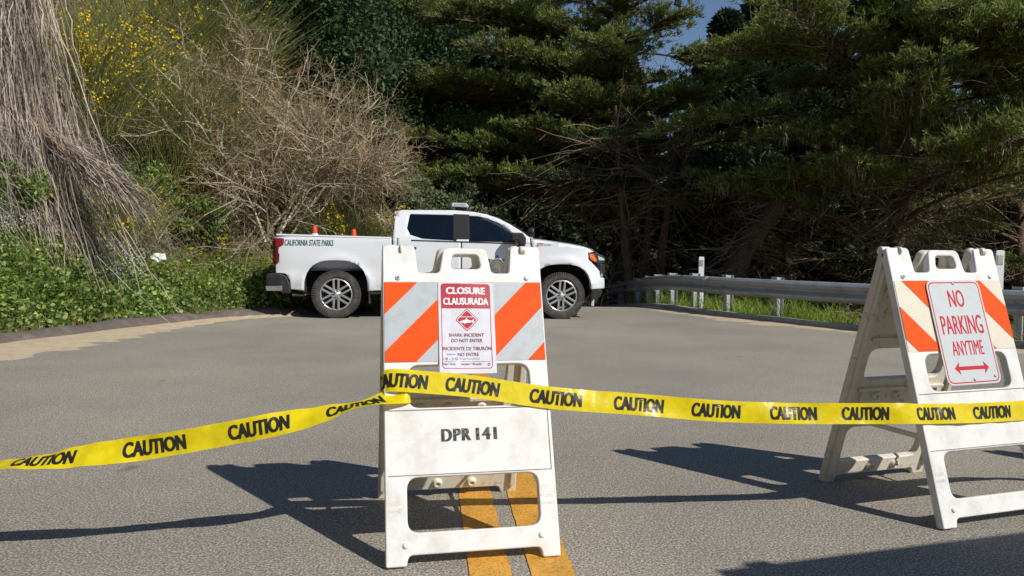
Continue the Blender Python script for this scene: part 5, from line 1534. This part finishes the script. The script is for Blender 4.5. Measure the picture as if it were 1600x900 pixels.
broom(165, 40, 14.2, 2.0, 2.0, 2, 220, 'broom bush with yellow flowers near the top of the bank')
broom(250, 150, 14.2, 2.4, 2.2, 3, 30, 'large olive broom bush nearly without flowers on the bank')
broom(240, 20, 15.8, 2.2, 2.0, 4, 90, 'broom bush with scattered yellow flowers against the dark evergreens')
broom(165, 230, 11.9, 1.3, 1.1, 5, 70, 'small broom bush with yellow flowers above the green herbs')
broom(540, 380, 15.4, 1.4, 1.2, 6, 50, 'small broom bush with yellow tips behind the truck bed')
broom(330, 60, 16.5, 2.2, 2.0, 7, 40, 'olive broom bush behind the bare tree')

for k, (px, py, dep, sz, mt, lab) in enumerate(((285, 225, 14.4, (1.5, 1.2, 1.3), 'limegreen', 'yellow green bramble clump beside the bare tree'), (215, 200, 13.4, (1.3, 1.0, .9), 'herb', 'green leafy clump between the broom and the fallen trunk'), (75, 130, 12.4, (1.1, 1.0, 1.0), 'herb', 'green leafy clump against the vine hung trunk'),
        (305, 300, 13.6, (1.3, 1.0, .9), 'herb', 'low green leafy clump at the foot of the bare tree'), (340, 30, 17.0, (2.2, 1.6, 2.0), 'broadleaf', 'dark leafy bush over the flowering broom'), (20, 215, 10.6, (.9, .8, .8), 'herb', 'green leafy clump in front of the hanging vines'), (470, 300, 16.5, (1.8, 1.4, 1.5), 'greygreen', 'dull green bush behind the bare tree stems'))):
    p = pixd(px, py, dep); z0 = GZ(p.x, p.y) - .05
    leafy('leafy_bush', (p.x, p.y, z0), sz, 130 + k, 45, 60, mt, lab, None, .075, 'bush')

# vine hung dead trunk at the left edge
p = pixd(14, 240, 11.3); z0 = GZ(p.x, p.y)
vt = tag(empty('vine_hung_trunk', (p.x, p.y, z0 - .1)), 'old trunk at the bank edge smothered in hanging dead vines', 'tree')
trp = smoothpath([(0, .1, -.2), (.05, .1, 1.0), (.12, .05, 2.2), (.28, .0, 3.2), (.5, 0, 4.4)], 18)
acc = Acc().add(*tubes(trp[None], np.linspace(.24, .10, 18)[None], 9))
acc.add(*tubes(smoothpath([(.12, .05, 2.0), (-.4, -.1, 2.9), (-.9, -.1, 3.9)], 10)[None], np.linspace(.11, .06, 10)[None], 7))
link('trunk', acc.mesh('trunk', True), M['bark'], vt)
n = 6000; K = 9; t = np.linspace(0, 1, K)
s0 = trp[rng.integers(5, 18, n)] + rng.normal(0, .16, (n, 3)) * np.array([1.2, 1, 1]) + np.c_[rng.normal(-.42, .22, n), -np.abs(rng.normal(0, .18, n)), np.zeros(n)]
ex = rng.normal(.35, .75, n); ey = rng.normal(-.25, .45, n)
e0 = np.stack([ex, ey, np.zeros(n)], -1)
e0[:, 2] = H(e0[:, 0] + p.x, e0[:, 1] + p.y) - z0 + .12
mid = s0 * .5 + e0 * .5; mid[:, :2] = s0[:, :2] * .62 + e0[:, :2] * .38
u0 = rng.uniform(0, .75, n); tq = (u0[:, None] + t[None] * rng.uniform(.15, .5, (n, 1))).clip(0, 1)[..., None]
pp = s0[:, None] * (1 - tq) ** 2 + mid[:, None] * (2 * tq * (1 - tq)) + e0[:, None] * tq ** 2
pp += np.cumsum(rng.normal(0, .026, (n, K, 3)), 1) + rng.normal(0, .05, (n, 1, 3))
link('hanging_vine', mesh_np('hanging_vine', *ribbons(pp, np.outer(rng.uniform(.006, .014, n), np.linspace(1, .6, K)), rng.normal(size=(n, 3)))), M['vine'], vt)['kind'] = 'stuff'
a, b2 = pixd(95, 225, 10.9), pixd(192, 292, 10.5)
lg = tag(empty('fallen_trunk', a), 'fallen grey trunk slanting down the bank under dead vines', 'log')
dl = b2 - a
link('trunk', mesh_np('trunk', *tubes(smoothpath([(-dl.x * .4, -dl.y * .4, -dl.z * .5), (0, 0, 0), tuple(dl * .5 + Vector((0, 0, -.04))), tuple(dl)], 14)[None], np.linspace(.12, .06, 14)[None], 8), True), M['dead_wood'], lg)
n = 500; t = np.linspace(0, 1, 6); u = rng.uniform(-.3, 1, n)[:, None]
s0 = np.array(dl)[None] * u + rng.normal(0, .07, (n, 3)); pp = s0[:, None] + np.array(dl)[None, None] * (t * .5)[None, :, None] + np.cumsum(rng.normal(0, .025, (n, 6, 3)), 1); pp[:, :, 2] -= (t ** 2 * .25)[None] * rng.uniform(0, 1.4, (n, 1))
link('hanging_vine', mesh_np('hanging_vine', *ribbons(pp, np.outer(rng.uniform(.007, .016, n), np.linspace(1, .5, 6)), rng.normal(size=(n, 3)))), M['vine'], lg)['kind'] = 'stuff'

# dead vine tangle spilling from the trunk across the bank
P_, d = scatter(30000, -9.5, -5.2, 8.5, 13.5, lambda x, y, d: (d > 1.75) & (d < 3.8) & (rng.random(len(x)) < np.clip((-5.4 - x) / 2.2, 0.05, 1)))
n = len(P_); strands(P_ + np.c_[np.zeros((n, 2)), rng.uniform(.05, .6, n)], rng.uniform(.25, .9, n), rng.uniform(.3, 1.2, n), (.5, -.35), .010, 'dead_vine_tangle', 'vine', 'pale tangle of dead vines spilling over the bank below the old trunk', 'vines', up_=(-.3, .6))

# white litter on the bank
p = pixd(247, 328, 12.2)
bm = bmesh.new(); bmesh.ops.create_icosphere(bm, subdivisions=3, radius=.09)
for v in bm.verts:
    q = v.co; f = 1 + .35 * math.sin(q.x * 60 + 1) * math.sin(q.z * 70) + .25 * math.sin(q.y * 90); v.co = Vector((q.x * f * 1.1, q.y * f * .6, q.z * f * .7))
tag(link('plastic_bag', bm_mesh(bm, 'plastic_bag'), M['marker']), 'crumpled white plastic bag caught in the dry brambles', 'litter').location = (p.x, p.y, GZ(p.x, p.y) + .32)

# grass strip behind the guardrail and weeds
x = rng.uniform(2.2, 11, 60000); y = rng.uniform(5, 20, 60000); e = dright(x, y); k = (e > .2) & (e < 1.7 + .5 * patch(x, y, 2, 3))
P_ = np.stack([x[k], y[k], H(x[k], y[k])], -1); n = len(P_)
hgt = rng.uniform(.18, .52, n) * (1 + .4 * patch(P_[:, 0], P_[:, 1], 2.6, 2)).clip(.4, 1.7); lean = rng.normal(0, .45, (n, 2))
pp = np.stack([P_[:, 0:1] + np.outer(hgt * lean[:, 0], t4 ** 2), P_[:, 1:2] + np.outer(hgt * lean[:, 1], t4 ** 2), P_[:, 2:3] - .02 + np.outer(hgt, t4 - .18 * t4 ** 3)], -1)
tag(link('grass', mesh_np('grass', *ribbons(pp, np.outer(rng.uniform(.006, .014, n), [1, .9, .55, .08]), np.c_[rng.normal(size=(n, 2)), np.zeros(n)])), M['grass']), 'bright green grass strip behind the guardrail', 'grass', kind='stuff')
k = rng.random(n) < .02; Q = np.repeat(P_[k], 6, 0); Q = Q + np.c_[rng.normal(0, .03, (len(Q), 2)), rng.uniform(.2, .34, len(Q))]
Q = Q[Q[:, 1] < 11.5]
tag(link('yellow_flowers', mesh_np('yellow_flowers', *leaves(Q, unit(len(Q)), rng, np.full(len(Q), .03), np.full(len(Q), .028))), M['flower']), 'small yellow flowers in the grass behind the guardrail', 'flowers', kind='stuff')
# shaded undergrowth in the ravine
x = rng.uniform(-1, 22, 16000); y = rng.uniform(12, 30, 16000); e = dright(x, y); k = (e > 1.6)
P_ = np.stack([x[k], y[k], H(x[k], y[k])], -1); n = len(P_)
strands(P_, rng.uniform(.5, 1.6, n), rng.uniform(.2, .9, n), (0, 0), .014, 'dead_underbrush', 'bramble', 'dead brush and fallen twigs under the shaded cypresses', 'brush', up_=(.4, 1.4))
